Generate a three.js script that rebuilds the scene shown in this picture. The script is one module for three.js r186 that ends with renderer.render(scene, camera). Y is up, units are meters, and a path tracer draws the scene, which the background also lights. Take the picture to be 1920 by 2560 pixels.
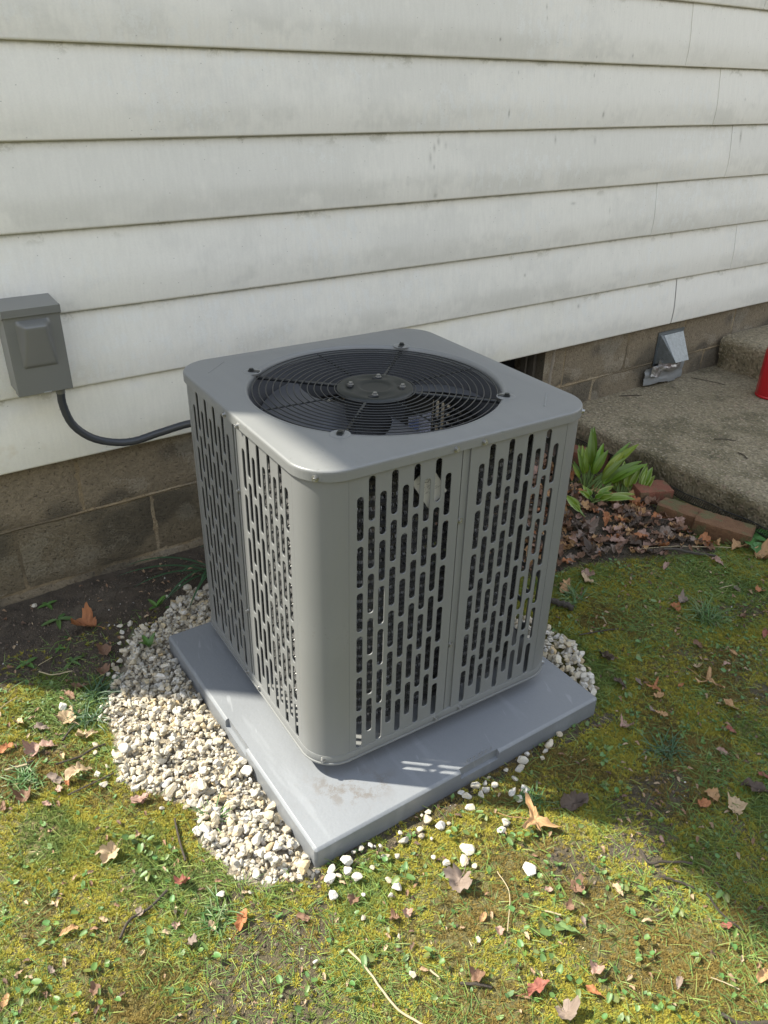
import * as THREE from 'three';
import { mergeGeometries, mergeVertices, toCreasedNormals } from 'three/addons/utils/BufferGeometryUtils.js';
import { RoundedBoxGeometry } from 'three/addons/geometries/RoundedBoxGeometry.js';
import { TextGeometry } from 'three/addons/geometries/TextGeometry.js';
import { FontLoader } from 'three/addons/loaders/FontLoader.js';
import { Brush, Evaluator, SUBTRACTION } from 'three-bvh-csg';

// ---------------------------------------------------------------- camera
const scene = new THREE.Scene();
const FOCAL = 1954.7;                                   // in pixels of the 1920 x 2560 photograph
const camera = new THREE.PerspectiveCamera(2 * Math.atan(1280 / FOCAL) * 180 / Math.PI, 0.75, 0.05, 300);
camera.position.set(-0.9145, 1.3956, 2.144);
camera.rotation.order = 'YXZ';
camera.rotation.set(-0.5097, -0.6236, 0.0235);
camera.updateMatrixWorld(true);

// ---------------------------------------------------------------- noise
function rng(seed) { let a = seed >>> 0; return () => { a = (a + 0x6D2B79F5) >>> 0; let t = a; t = Math.imul(t ^ (t >>> 15), t | 1); t ^= t + Math.imul(t ^ (t >>> 7), t | 61); return ((t ^ (t >>> 14)) >>> 0) / 4294967296; }; }
const hash = (x, y, s) => { let h = Math.imul(x, 374761393) + Math.imul(y, 668265263) + Math.imul(s, 974634777) | 0; h = Math.imul(h ^ (h >>> 13), 1274126177); return ((h ^ (h >>> 16)) >>> 0) / 4294967296; };
function vnoise(x, y, s = 0, per = 0) {
  const xi = Math.floor(x), yi = Math.floor(y); let fx = x - xi, fy = y - yi;
  fx = fx * fx * (3 - 2 * fx); fy = fy * fy * (3 - 2 * fy);
  let x0 = xi, x1 = xi + 1, y0 = yi, y1 = yi + 1;
  if (per) { x0 = ((x0 % per) + per) % per; x1 = ((x1 % per) + per) % per; y0 = ((y0 % per) + per) % per; y1 = ((y1 % per) + per) % per; }
  const a = hash(x0, y0, s), b = hash(x1, y0, s), c = hash(x0, y1, s), d = hash(x1, y1, s);
  return a + (b - a) * fx + (c - a) * fy + (a - b - c + d) * fx * fy;
}
function fbm(x, y, o = 4, s = 0, per = 0) { let v = 0, a = 0.5, t = 0; for (let i = 0; i < o; i++) { v += a * vnoise(x, y, s + i * 17, per); t += a; a *= 0.5; x *= 2; y *= 2; per *= 2; } return v / t; }
const clamp = (v, a = 0, b = 1) => Math.min(b, Math.max(a, v));
const smooth = (a, b, v) => { const t = clamp((v - a) / (b - a)); return t * t * (3 - 2 * t); };
const mix = (a, b, t) => a + (b - a) * t;
const mix3 = (a, b, t) => [mix(a[0], b[0], t), mix(a[1], b[1], t), mix(a[2], b[2], t)];

// ---------------------------------------------------------------- sky, sun, exposure
{
  const W = 512, H = 256, d = new Float32Array(W * H * 4);
  for (let j = 0; j < H; j++) for (let i = 0; i < W; i++) {
    const el = (j + 0.5) / H * Math.PI - Math.PI / 2, az = (i + 0.5) / W * Math.PI * 2;
    const up = Math.sin(el), k = Math.max(0, up);
    const px = Math.cos(az) * Math.cos(el), pz = Math.sin(az) * Math.cos(el);
    const q = 1 / (k + 0.35);
    const cl = smooth(0.46, 0.70, fbm(px * q * 2.4 + 11, pz * q * 2.4 + 5, 5, 3));
    const clear = mix3([1.03, 1.00, 0.95], [0.58, 0.72, 0.98], Math.pow(k, 0.6));
    let c = mix3(clear, [1.38, 1.34, 1.26], cl * 0.85);
    if (up < 0) c = [0.16, 0.16, 0.12];
    const o = (j * W + i) * 4; d[o] = c[0]; d[o + 1] = c[1]; d[o + 2] = c[2]; d[o + 3] = 1;
  }
  const t = new THREE.DataTexture(d, W, H, THREE.RGBAFormat, THREE.FloatType);
  t.mapping = THREE.EquirectangularReflectionMapping; t.magFilter = t.minFilter = THREE.LinearFilter; t.needsUpdate = true;
  scene.background = t; scene.environment = t;
  scene.backgroundIntensity = 0.64; scene.environmentIntensity = 0.64;
}
const SUN_EL = 52 * Math.PI / 180, SUN_AZ = 42 * Math.PI / 180;      // light travels towards +x +z, from behind the house
const sunDir = new THREE.Vector3(Math.cos(SUN_EL) * Math.cos(SUN_AZ), -Math.sin(SUN_EL), Math.cos(SUN_EL) * Math.sin(SUN_AZ));
const sun = new THREE.DirectionalLight(new THREE.Color(1, 0.945, 0.82), 4.7);
sun.position.copy(sunDir).multiplyScalar(-15); sun.target.position.set(0, 0, 0.8);
sun.position.add(sun.target.position);
sun.castShadow = true; sun.shadow.mapSize.set(4096, 4096); sun.shadow.radius = 2;
Object.assign(sun.shadow.camera, { left: -6, right: 6, top: 6, bottom: -6, near: 0.5, far: 40 });
scene.add(sun, sun.target);
const renderer = new THREE.WebGLRenderer({ antialias: true });
renderer.toneMapping = THREE.LinearToneMapping;
renderer.toneMappingExposure = 2.36;
renderer.shadowMap.enabled = true;

// ---------------------------------------------------------------- helpers
function dirOf(u, v) { return new THREE.Vector3((u - 960) / FOCAL, -(v - 1280) / FOCAL, -1).applyQuaternion(camera.quaternion); }
function gp(u, v, y = 0) { const d = dirOf(u, v), t = (y - camera.position.y) / d.y; return d.multiplyScalar(t).add(camera.position); }      // photo pixel -> point at height y
function wp(u, v, z = 0) { const d = dirOf(u, v), t = (z - camera.position.z) / d.z; return d.multiplyScalar(t).add(camera.position); }      // photo pixel -> point on the plane z
const view = (x0, y0, s) => (x, y) => [x0 + s * x, y0 + s * y];                                                                              // pixel of an enlarged crop -> photo pixel
const V_GRAVEL = view(200, 1450, 0.42194), V_FRONT = view(700, 1750, 0.42194), V_BL = view(0, 1950, 0.5787), V_BR = view(960, 1950, 0.5787),
  V_RIGHT = view(1350, 1300, 0.34358), V_SOIL = view(0, 1350, 0.33755), V_HOSTA = view(1400, 1050, 0.31344), V_LITTER = view(1220, 700, 0.42194),
  V_TOPR = view(960, 0, 0.5787), V_LAWNL = view(0, 1650, 0.24111);
const used = new Map();
function numbered(n) { const k = used.get(n) || 0; used.set(n, k + 1); return k ? n + '_' + String(k).padStart(3, '0') : n; }
function shadows(o) { o.castShadow = true; o.receiveShadow = true; return o; }
function tag(o, label, category, group, kind) { o.userData.label = label; if (category) o.userData.category = category; if (group) o.userData.group = group; if (kind) o.userData.kind = kind; return o; }
function thing(name, label, category, pos = [0, 0, 0], turn = 0, group) { const o = new THREE.Group(); o.name = numbered(name); o.position.set(...pos); o.rotation.y = turn; scene.add(o); return tag(o, label, category, group); }
function solo(name, geo, mat, label, category, group, kind) { const m = shadows(new THREE.Mesh(geo, mat)); m.name = numbered(name); scene.add(m); return tag(m, label, category, group, kind); }
function part(name, geo, mat, parent) { const m = shadows(new THREE.Mesh(geo, mat)); m.name = name; parent.add(m); return m; }
function structure(name, geo, mat, label) { const m = shadows(new THREE.Mesh(geo, mat)); m.name = name; m.userData.kind = 'structure'; if (label) m.userData.label = label; scene.add(m); return m; }
function merge(list) { const l = list.map(g => { const q = g.index ? g.toNonIndexed() : g; for (const k of Object.keys(q.attributes)) if (!['position', 'normal', 'uv', 'color'].includes(k)) q.deleteAttribute(k); return q; }); const col = l.some(g => g.attributes.color); for (const g of l) { if (!g.attributes.uv) g.setAttribute('uv', new THREE.BufferAttribute(new Float32Array(g.attributes.position.count * 2), 2)); if (col && !g.attributes.color) g.setAttribute('color', new THREE.BufferAttribute(new Float32Array(g.attributes.position.count * 3).fill(1), 3)); g.morphAttributes = {}; } return mergeGeometries(l); }
// box-projected uv in metres, per triangle
function metreUV(g, ox = 0, oy = 0) {
  g = g.index ? g.toNonIndexed() : g; const p = g.attributes.position, uv = new Float32Array(p.count * 2);
  const a = new THREE.Vector3(), b = new THREE.Vector3(), c = new THREE.Vector3();
  for (let i = 0; i < p.count; i += 3) {
    a.fromBufferAttribute(p, i); b.fromBufferAttribute(p, i + 1).sub(a); c.fromBufferAttribute(p, i + 2).sub(a); b.cross(c);
    const x = Math.abs(b.x), y = Math.abs(b.y), z = Math.abs(b.z);
    for (let k = i; k < i + 3; k++) { const X = p.getX(k), Y = p.getY(k), Z = p.getZ(k); uv[2 * k] = ox + (x > y && x > z ? Z : X); uv[2 * k + 1] = oy + (y >= x && y >= z ? Z : Y); }
  }
  g.setAttribute('uv', new THREE.BufferAttribute(uv, 2)); return g;
}
function box(w, h, d, x, y, z, r = 0) { const g = r ? new RoundedBoxGeometry(w, h, d, 2, r) : new THREE.BoxGeometry(w, h, d); return g.translate(x, y, z); }
function tube(pts, r, seg = 24, rad = 6, closed = false) { const g = new THREE.TubeGeometry(new THREE.CatmullRomCurve3(pts.map(p => p.isVector3 ? p : new THREE.Vector3(...p)), closed), seg, r, rad, closed); return g; }
const toS = v => { v = clamp(v); return Math.round(255 * (v <= 0.0031308 ? 12.92 * v : 1.055 * Math.pow(v, 1 / 2.4) - 0.055)); };
function colourTex(w, h, fn, rep = 1) {
  const d = new Uint8Array(w * h * 4);
  for (let j = 0; j < h; j++) for (let i = 0; i < w; i++) { const c = fn((i + 0.5) / w, (j + 0.5) / h), o = (j * w + i) * 4; d[o] = toS(c[0]); d[o + 1] = toS(c[1]); d[o + 2] = toS(c[2]); d[o + 3] = 255; }
  const t = new THREE.DataTexture(d, w, h); t.colorSpace = THREE.SRGBColorSpace; return finish(t, rep);
}
function greyTex(w, h, fn, rep = 1) {
  const d = new Uint8Array(w * h * 4);
  for (let j = 0; j < h; j++) for (let i = 0; i < w; i++) { const v = Math.round(255 * clamp(fn((i + 0.5) / w, (j + 0.5) / h))), o = (j * w + i) * 4; d[o] = d[o + 1] = d[o + 2] = v; d[o + 3] = 255; }
  return finish(new THREE.DataTexture(d, w, h), rep);
}
function finish(t, rep) { t.wrapS = t.wrapT = THREE.RepeatWrapping; t.magFilter = THREE.LinearFilter; t.minFilter = THREE.LinearMipmapLinearFilter; t.generateMipmaps = true; t.repeat.set(rep, rep); t.needsUpdate = true; return t; }
const lin = (r, g, b) => new THREE.Color().setRGB(r, g, b);
const std = (c, rough, o = {}) => new THREE.MeshStandardMaterial({ color: lin(...c), roughness: rough, side: THREE.DoubleSide, ...o });

// ---------------------------------------------------------------- places on the ground
const PAD = { x: 0, z: 0.8418, half: 0.4064, top: 0.0724, yaw: -0.0177 };
const UNIT = { x: 0.0297, z: 0.7866, half: 0.338, yaw: -0.0495 };
function inPad(x, z, m = 0) { const c = Math.cos(PAD.yaw), s = Math.sin(PAD.yaw), dx = x - PAD.x, dz = z - PAD.z, lx = c * dx - s * dz, lz = s * dx + c * dz; return Math.abs(lx) < PAD.half + m && Math.abs(lz) < PAD.half + m; }
function inPoly(poly, x, z) { let r = false; for (let i = 0, j = poly.length - 1; i < poly.length; j = i++) { const a = poly[i], b = poly[j]; if ((a[1] > z) !== (b[1] > z) && x < (b[0] - a[0]) * (z - a[1]) / (b[1] - a[1]) + a[0]) r = !r; } return r; }
const toGround = (list, v, y = 0.01) => list.map(p => { const q = gp(...v(...p), y); return [q.x, q.z]; });
const gravelPoly = [...toGround([[760, 30], [650, 40], [530, 150], [480, 215], [410, 275], [330, 275], [290, 340], [262, 400], [255, 470], [200, 540], [160, 640], [118, 740], [165, 850], [195, 960], [200, 1060], [215, 1180], [330, 1230], [480, 1270], [620, 1330], [690, 1370], [675, 1480], [740, 1590], [800, 1630], [868, 1680], [880, 1735], [960, 1755], [1100, 1775], [1260, 1765], [1385, 1735]], V_GRAVEL), [-0.30, 1.20], [-0.30, 0.50], [0.2, 0.50], [0.2, 0.22]];
const gravelRight = [[0.39, 0.62], [0.46, 0.66], ...toGround([[185, 830], [290, 900], [345, 1000], [385, 1060], [405, 1150], [425, 1190]], V_RIGHT), [0.39, 1.22]];
const litterPoly = [[1.233, 0.377], [1.366, 0.45], [1.40, 0.6], [1.42, 0.68], [1.36, 0.849], [1.37, 0.917], [1.345, 0.967], [1.19, 0.892], [1.058, 0.83], [0.883, 0.766], [0.72, 0.745], [0.56, 0.62], [0.6, 0.2], [1.1, 0.1], [1.45, 0.1], [1.38, 0.3]];
const PATIO_X = 1.56;
function soilness(x, z) {
  const n = fbm(x * 5 + 3, z * 5, 4, 5) - 0.5;
  let s = 1 - smooth(0.33, 0.47, z + n * 0.4 + (x > -0.4 ? -0.05 : 0));
  if (inPoly(litterPoly, x, z)) s = Math.max(s, 0.9);
  if (inPoly(gravelPoly, x, z)) s = 1;
  if (inPad(x, z, 0.045 + n * 0.10)) s = Math.max(s, 0.8);
  s = Math.max(s, 0.75 * smooth(0.66, 0.74, fbm(x * 3.3 + 9, z * 3.3 + 2, 4, 8)));
  return clamp(s);
}
const mossiness = (x, z) => smooth(0.36, 0.58, fbm(x * 2.6 + 1, z * 2.6 + 7, 4, 12));
function gh(x, z) {                                        // height of the soil
  const near = 1 - smooth(2.5, 6, Math.hypot(x, z - 1));
  let h = (fbm(x * 2.2, z * 2.2, 3, 21) - 0.5) * 0.03 + (fbm(x * 14, z * 14, 3, 22) - 0.5) * 0.011 + (fbm(x * 60, z * 60, 2, 23) - 0.5) * 0.004;
  h *= near;
  if (inPoly(litterPoly, x, z)) h += 0.008;
  if (inPad(x, z, 0.02)) h = Math.min(h, -0.004);
  return h - 0.004;
}

// ================================================================ textures
const T = {};
T.speck = greyTex(512, 512, (u, v) => fbm(u * 64, v * 64, 3, 31, 64), 1);
T.fine = greyTex(512, 512, (u, v) => 0.5 * vnoise(u * 256, v * 256, 41, 256) + 0.5 * fbm(u * 32, v * 32, 4, 42, 32), 1);
T.soil = colourTex(1024, 1024, (u, v) => { const a = fbm(u * 24, v * 24, 5, 51, 24), b = vnoise(u * 300, v * 300, 52, 300), k = 0.45 + 0.95 * a + 0.35 * (b - 0.5); const st = smooth(0.80, 0.9, vnoise(u * 130, v * 130, 53, 130)) * 0.8; return [k * (0.72 + st), k * (0.72 + st), k * (0.72 + st)]; }, 2.2);
T.soilBump = greyTex(1024, 1024, (u, v) => 0.6 * fbm(u * 40, v * 40, 5, 51, 40) + 0.4 * vnoise(u * 300, v * 300, 52, 300), 2.2);
// cement block: coarse, pitted, damp stains
T.block = colourTex(1024, 1024, (u, v) => {
  const g = vnoise(u * 340, v * 340, 61, 340), g2 = fbm(u * 120, v * 120, 3, 62, 120), st = smooth(0.46, 0.68, fbm(u * 5, v * 7, 5, 63, 5) + 0.12 * (g2 - 0.5)), pale = smooth(0.62, 0.72, fbm(u * 9, v * 9, 4, 64, 9) + 0.15 * (g - 0.5));
  let c = mix3([0.200, 0.162, 0.108], [0.088, 0.075, 0.054], st * 0.8); c = mix3(c, [0.31, 0.28, 0.22], pale * 0.35);
  const k = 0.72 + 0.5 * g2 + 0.28 * (g - 0.5); const pit = smooth(0.82, 0.93, vnoise(u * 220, v * 220, 65, 220)); const q = k * (1 - 0.45 * pit);
  return [c[0] * q, c[1] * q, c[2] * q];
}, 1);
T.blockBump = greyTex(1024, 1024, (u, v) => 0.45 * fbm(u * 120, v * 120, 3, 62, 120) + 0.3 * vnoise(u * 340, v * 340, 61, 340) + 0.35 * (1 - smooth(0.74, 0.93, vnoise(u * 220, v * 220, 65, 220))), 1);
// exposed-aggregate concrete
T.patio = colourTex(1024, 1024, (u, v) => {
  const a = vnoise(u * 200, v * 200, 71, 200), b = vnoise(u * 110, v * 110, 72, 110), n = fbm(u * 4, v * 4, 5, 73, 4), m = fbm(u * 10, v * 10, 4, 74, 10);
  let c = mix3([0.180, 0.150, 0.090], [0.245, 0.208, 0.136], n); c = mix3(c, [0.085, 0.074, 0.036], smooth(0.5, 0.7, m) * 0.6);
  const sp = smooth(0.74, 0.86, a), sp2 = smooth(0.8, 0.9, b); c = mix3(c, [0.34, 0.29, 0.21], sp * 0.7); c = mix3(c, [0.30, 0.22, 0.16], sp2 * 0.5); const gq = 0.72 + 0.56 * vnoise(u * 150 + 3, v * 150, 76, 150); c = [c[0] * gq, c[1] * gq, c[2] * gq]; const dk = smooth(0.2, 0.08, a); c = mix3(c, [0.05, 0.045, 0.035], dk * 0.7); return c;
}, 0.8);
T.patioBump = greyTex(1024, 1024, (u, v) => 0.5 * vnoise(u * 200, v * 200, 71, 200) + 0.5 * fbm(u * 60, v * 60, 3, 75, 60), 0.8);
T.brick = colourTex(512, 512, (u, v) => { const n = fbm(u * 12, v * 12, 5, 81, 12), g = vnoise(u * 160, v * 160, 82, 160); let c = mix3([0.20, 0.072, 0.042], [0.27, 0.105, 0.062], n); c = mix3(c, [0.155, 0.115, 0.058], smooth(0.5, 0.68, fbm(u * 7 + 3, v * 7, 4, 83, 7)) * 0.75); const k = 0.8 + 0.4 * g; return [c[0] * k, c[1] * k, c[2] * k]; }, 4);
T.stone = colourTex(256, 256, (u, v) => { const n = fbm(u * 6, v * 6, 4, 91, 6), g = vnoise(u * 90, v * 90, 92, 90); const k = 0.80 + 0.22 * n + 0.10 * (g - 0.5); const r = smooth(0.58, 0.75, fbm(u * 4 + 2, v * 4, 3, 93, 4)); return [k, k * (1 - 0.05 * r), k * (1 - 0.16 * r)]; }, 1);
T.stoneBump = greyTex(256, 256, (u, v) => fbm(u * 24, v * 24, 4, 94, 24), 1);
// plastic pad: pebbled grey, scuffs, soil rubbed into the near corner (uv = pad metres + 0.5)
T.pad = colourTex(1024, 1024, (u, v) => {
  const x = u - 0.5, z = v - 0.5, g = vnoise(u * 700, v * 700, 101), n = fbm(u * 9, v * 9, 4, 102), w = fbm(u * 30, v * 5, 4, 103);
  let k = 0.94 + 0.08 * n + 0.08 * (g - 0.5); let c = [0.190 * k, 0.201 * k, 0.213 * k];
  c = mix3(c, [0.27, 0.285, 0.30], smooth(0.60, 0.78, w) * 0.3);
  const d1 = Math.exp(-(((x + 0.285) / 0.07) ** 2 + ((z - 0.29) / 0.06) ** 2)), d2 = Math.exp(-(((x + 0.22) / 0.05) ** 2 + ((z - 0.335) / 0.03) ** 2));
  const dirt = smooth(0.5, 0.72, fbm(u * 46, v * 46, 4, 104) * 0.75 + 0.25 * g) * Math.min(1, d1 + d2);
  c = mix3(c, [0.10, 0.075, 0.05], dirt * 0.55);
  const scr = smooth(0.90, 0.97, vnoise(u * 130 + v * 40, v * 22, 105)) * smooth(0.55, 0.7, fbm(u * 6, v * 6, 3, 106)); c = mix3(c, [0.52, 0.54, 0.55], scr * 0.16);
  return c;
}, 1);
T.brushed = greyTex(256, 1024, (u, v) => 0.5 * vnoise(u * 128, v * 12, 111, 128) + 0.5 * fbm(u * 16, v * 16, 3, 112, 16), 1);
T.paint = colourTex(1024, 1024, (u, v) => { const s = fbm(u * 60, v * 3, 4, 131, 60), n = fbm(u * 7, v * 7, 4, 132, 7), d = smooth(0.86, 0.95, vnoise(u * 260, v * 260, 133, 260)) * smooth(0.45, 0.7, n); let k = 0.93 + 0.10 * n + 0.06 * (s - 0.5); const du = smooth(0.56, 0.74, n + 0.3 * (s - 0.5)) * 0.10; return [k + du * 0.9 - d * 0.2, k + du * 0.8 - d * 0.2, k + du * 0.6 - d * 0.22]; }, 1);
T.galv = colourTex(512, 512, (u, v) => { const n = fbm(u * 18, v * 18, 4, 121, 18), s = smooth(0.55, 0.7, fbm(u * 50, v * 50, 2, 122, 50)); const k = 0.75 + 0.35 * n + 0.16 * s; return [0.30 * k, 0.32 * k, 0.33 * k]; }, 5);
// siding, in wall metres: weathered film, rubbed-clean patches, scuffs
const SID = { x0: -1.3, w: 4.5, y0: 0.4, h: 1.64, bottom: 0.425, s: 0.2046 };
{
  const marks = [];
  for (const [x, y, w, h, k, lean] of [[245, 612, 9, 26, 0.5, 0], [225, 640, 9, 28, 0.45, -2], [275, 630, 9, 24, 0.35, 3], [205, 682, 10, 40, 0.4, 6], [218, 722, 6, 14, 0.4, 2], [222, 845, 14, 20, 0.45, -5], [712, 28, 4, 18, 0.5, -4], [710, 78, 3, 12, 0.5, -2], [502, 170, 5, 7, 0.9, 0], [540, 490, 4, 24, 0.8, 0], [948, 495, 6, 20, 0.6, -3], [750, 605, 6, 26, 0.5, -3], [1548, 590, 6, 44, 0.6, 0], [825, 880, 18, 8, 0.4, -6], [612, 1190, 6, 10, 0.5, -2], [847, 1325, 8, 12, 0.5, -3], [920, 325, 4, 12, 0.5, -2], [1075, 240, 3, 10, 0.6, -1], [920, 245, 3, 6, 0.6, 0], [592, 313, 3, 10, 0.5, -2], [1560, 430, 5, 8, 0.4, 0], [920, 610, 8, 22, 0.35, -3], [978, 910, 5, 22, 0.3, 0]]) {
    const a = wp(...V_TOPR(x, y)), b = wp(...V_TOPR(x + lean, y + h)); const c = wp(...V_TOPR(x + w, y));
    marks.push({ x: a.x, y: a.y, rx: Math.abs(c.x - a.x) * 0.6 + 0.001, ry: Math.abs(b.y - a.y) * 0.6 + 0.002, sl: lean / h, k });
  }
  const W = 2048, H = 1024;
  T.siding = colourTex(W, H, (u, v) => {
    const x = SID.x0 + u * SID.w, y = SID.y0 + v * SID.h, ci = Math.floor((y - SID.bottom) / SID.s), t = (y - SID.bottom) / SID.s - ci, yy = t * SID.s + ci * 3.7;
    const grain = vnoise(x * 420, y * 420, 201), streak = vnoise(x * 210, y * 30, 202), big = fbm(x * 1.3, yy * 3, 4, 203), med = fbm(x * 9, yy * 16, 4, 204), blot = fbm(x * 55, yy * 38, 3, 205);
    let c = [0.765, 0.752, 0.692];
    const film = smooth(0.42, 0.62, big + 0.35 * (med - 0.5) + 0.22 * (blot - 0.5));                       // grey-beige film
    c = mix3(c, [0.635, 0.630, 0.585], film * 0.42);
    const lowerShade = smooth(0.40, 0.60, med * 0.7 + big * 0.3 + 0.25 * (blot - 0.5)) * smooth(0.46, 0.28, t + 0.16 * (med - 0.5)) * smooth(0.03, 0.12, t + 0.06 * (blot - 0.5));
    c = mix3(c, [0.52, 0.515, 0.465], lowerShade * 0.20);                                                        // shade of the bulged lower third of each course, painted into the colour
    const clean = smooth(0.52, 0.66, blot * 0.8 + 0.2 * grain) * smooth(0.50, 0.64, fbm(x * 2.4 + 4, yy * 6, 3, 206));
    c = mix3(c, [0.76, 0.765, 0.73], clean * 0.55);
    const mould = smooth(0.64, 0.76, fbm(x * 16, yy * 26, 4, 207) + 0.18 * (grain - 0.5)) * smooth(0.80, 0.95, t + 0.1 * (med - 0.5)); c = mix3(c, [0.30, 0.29, 0.21], mould * 0.4); const lapGrimeShade = smooth(0.950, 0.985, t + 0.03 * (blot - 0.5) + 0.02 * (grain - 0.5)) * (0.35 + 0.6 * fbm(x * 12, yy * 9, 3, 211)); c = mix3(c, [0.26, 0.25, 0.20], lapGrimeShade * 0.75);  // mould, then a dark strip under each lap: grime plus painted-in lap shadow
    if (ci <= 0) { c = mix3(c, [0.76, 0.735, 0.615], smooth(0.38, 0.55, fbm(x * 3, y * 6, 4, 208)) * 0.55 * smooth(1.7, 1.0, x)); c = mix3(c, [0.50, 0.36, 0.16], 0.35 * smooth(0.55, 0.75, fbm(x * 22, y * 22, 4, 209)) * Math.exp(-(((x + 0.60) / 0.06) ** 2 + ((y - 0.475) / 0.035) ** 2))); }
    const k = 0.97 + 0.05 * (grain - 0.5) + 0.05 * (streak - 0.5); c = [c[0] * k, c[1] * k, c[2] * k];
    if (hash(Math.floor(x * 900), Math.floor(y * 900), 77) > 0.9996) c = mix3(c, [0.12, 0.11, 0.09], 0.7);
    for (const m of marks) { const dx = (x - m.x - (m.y - y) * 0.0) / m.rx, dy = (y - m.y) / m.ry; if (dx * dx + dy * dy < 4) { const q = Math.exp(-(dx * dx + dy * dy) * 1.3) * (0.5 + 0.8 * grain); c = mix3(c, [0.16, 0.155, 0.13], clamp(q * m.k)); } }
    return c;
  }, 1);
}
// dry leaf: blotches
T.leaf = colourTex(256, 256, (u, v) => { const n = fbm(u * 10, v * 10, 4, 221, 10), g = fbm(u * 60, v * 60, 2, 222, 60); const k = 0.72 + 0.4 * n + 0.25 * (g - 0.5); return [k, k * 0.99, k * 0.97]; }, 1);

// ================================================================ materials
const M = {};
M.ground = new THREE.MeshStandardMaterial({ vertexColors: true, map: T.soil, bumpMap: T.soilBump, bumpScale: 0.006, roughness: 0.97 });
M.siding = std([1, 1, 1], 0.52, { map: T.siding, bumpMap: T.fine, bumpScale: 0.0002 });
M.block = std([1, 1, 1], 0.95, { map: T.block, bumpMap: T.blockBump, bumpScale: 0.004 });
M.blockDamp = std([0.74, 0.74, 0.70], 0.95, { map: T.block, bumpMap: T.blockBump, bumpScale: 0.004 });
M.mortar = std([1.18, 1.12, 1.0], 0.95, { map: T.block, bumpMap: T.blockBump, bumpScale: 0.002 });
M.mortarPale = std([0.25, 0.215, 0.165], 0.95, { bumpMap: T.blockBump, bumpScale: 0.003 });
M.void = std([0.02, 0.018, 0.016], 0.9);
M.wood = std([0.10, 0.085, 0.065], 0.8, { bumpMap: T.brushed, bumpScale: 0.001 });
M.glass = new THREE.MeshPhysicalMaterial({ color: lin(0.03, 0.03, 0.03), roughness: 0.15, side: THREE.DoubleSide });
M.trim = std([0.66, 0.66, 0.62], 0.5);
M.roof = std([0.07, 0.068, 0.065], 0.95);
M.patio = std([1, 1, 1], 0.93, { map: T.patio, bumpMap: T.patioBump, bumpScale: 0.007 });
M.brick = std([0.8, 0.8, 0.8], 0.93, { map: T.brick, bumpMap: T.blockBump, bumpScale: 0.003 });
M.brickMossy = std([0.62, 0.86, 0.72], 0.95, { map: T.brick, bumpMap: T.blockBump, bumpScale: 0.003 });
M.mesh = std([0.012, 0.012, 0.013], 0.6);
M.paint = new THREE.MeshPhysicalMaterial({ color: lin(0.184, 0.189, 0.186), map: T.paint, roughness: 0.40, metalness: 0.0, specularIntensity: 0.8, clearcoat: 0.06, clearcoatRoughness: 0.32, bumpMap: T.brushed, bumpScale: 0.00005, side: THREE.DoubleSide });
M.paintTop = new THREE.MeshPhysicalMaterial({ color: lin(0.184, 0.189, 0.186), map: T.paint, roughness: 0.40, metalness: 0.0, specularIntensity: 0.8, clearcoat: 0.06, clearcoatRoughness: 0.28, bumpMap: T.fine, bumpScale: 0.00006, side: THREE.DoubleSide });
M.dark = std([0.035, 0.036, 0.040], 0.5);
M.black = std([0.014, 0.015, 0.016], 0.42, { metalness: 0.1 });
M.grille = new THREE.MeshPhysicalMaterial({ color: lin(0.013, 0.015, 0.016), roughness: 0.38, clearcoat: 0.12, clearcoatRoughness: 0.25 });
M.blade = std([0.098, 0.102, 0.112], 0.42, { metalness: 0.1 });
M.hub = new THREE.MeshPhysicalMaterial({ color: lin(0.009, 0.012, 0.011), roughness: 0.5, clearcoat: 0.05, clearcoatRoughness: 0.2, side: THREE.DoubleSide });
M.coil = std([0.085, 0.085, 0.085], 0.5, { metalness: 0.6, bumpMap: T.speck, bumpScale: 0.003 });
M.fins = std([0.29, 0.29, 0.285], 0.36, { metalness: 0.8 });
M.zinc = std([0.34, 0.34, 0.33], 0.36, { metalness: 0.85 });
M.galv = std([0.72, 0.75, 0.76], 0.42, { map: T.galv, metalness: 0.75 });
M.foil = std([0.42, 0.42, 0.42], 0.34, { metalness: 0.85, bumpMap: T.speck, bumpScale: 0.002 });
M.ductTape = std([0.24, 0.25, 0.25], 0.5, { metalness: 0.2, bumpMap: T.speck, bumpScale: 0.001 });
M.pad = std([1, 1, 1], 0.44, { map: T.pad, bumpMap: T.fine, bumpScale: 0.0005 });
M.padRelief = std([0.20, 0.211, 0.222], 0.5);
M.boxGrey = new THREE.MeshPhysicalMaterial({ color: lin(0.142, 0.145, 0.137), roughness: 0.36, clearcoat: 0.25, clearcoatRoughness: 0.25, bumpMap: T.fine, bumpScale: 0.00012, side: THREE.DoubleSide });
M.conduit = std([0.034, 0.038, 0.045], 0.38);
M.red = new THREE.MeshPhysicalMaterial({ color: lin(0.44, 0.006, 0.012), roughness: 0.28, clearcoat: 0.4, clearcoatRoughness: 0.2, side: THREE.DoubleSide });
M.twig = std([0.085, 0.068, 0.052], 0.9, { bumpMap: T.speck, bumpScale: 0.002 });
M.straw = std([0.40, 0.33, 0.20], 0.8);
M.bark = std([0.10, 0.085, 0.07], 0.95, { bumpMap: T.speck, bumpScale: 0.003 });
const leafy = (c, o = {}) => new THREE.MeshPhysicalMaterial({ color: lin(...c), roughness: 0.6, transmission: 0.22, thickness: 0, side: THREE.DoubleSide, ...o });
M.hosta = leafy([0.14, 0.27, 0.022], { vertexColors: true, color: lin(1, 1, 1), roughness: 0.42, transmission: 0.3 });
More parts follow.
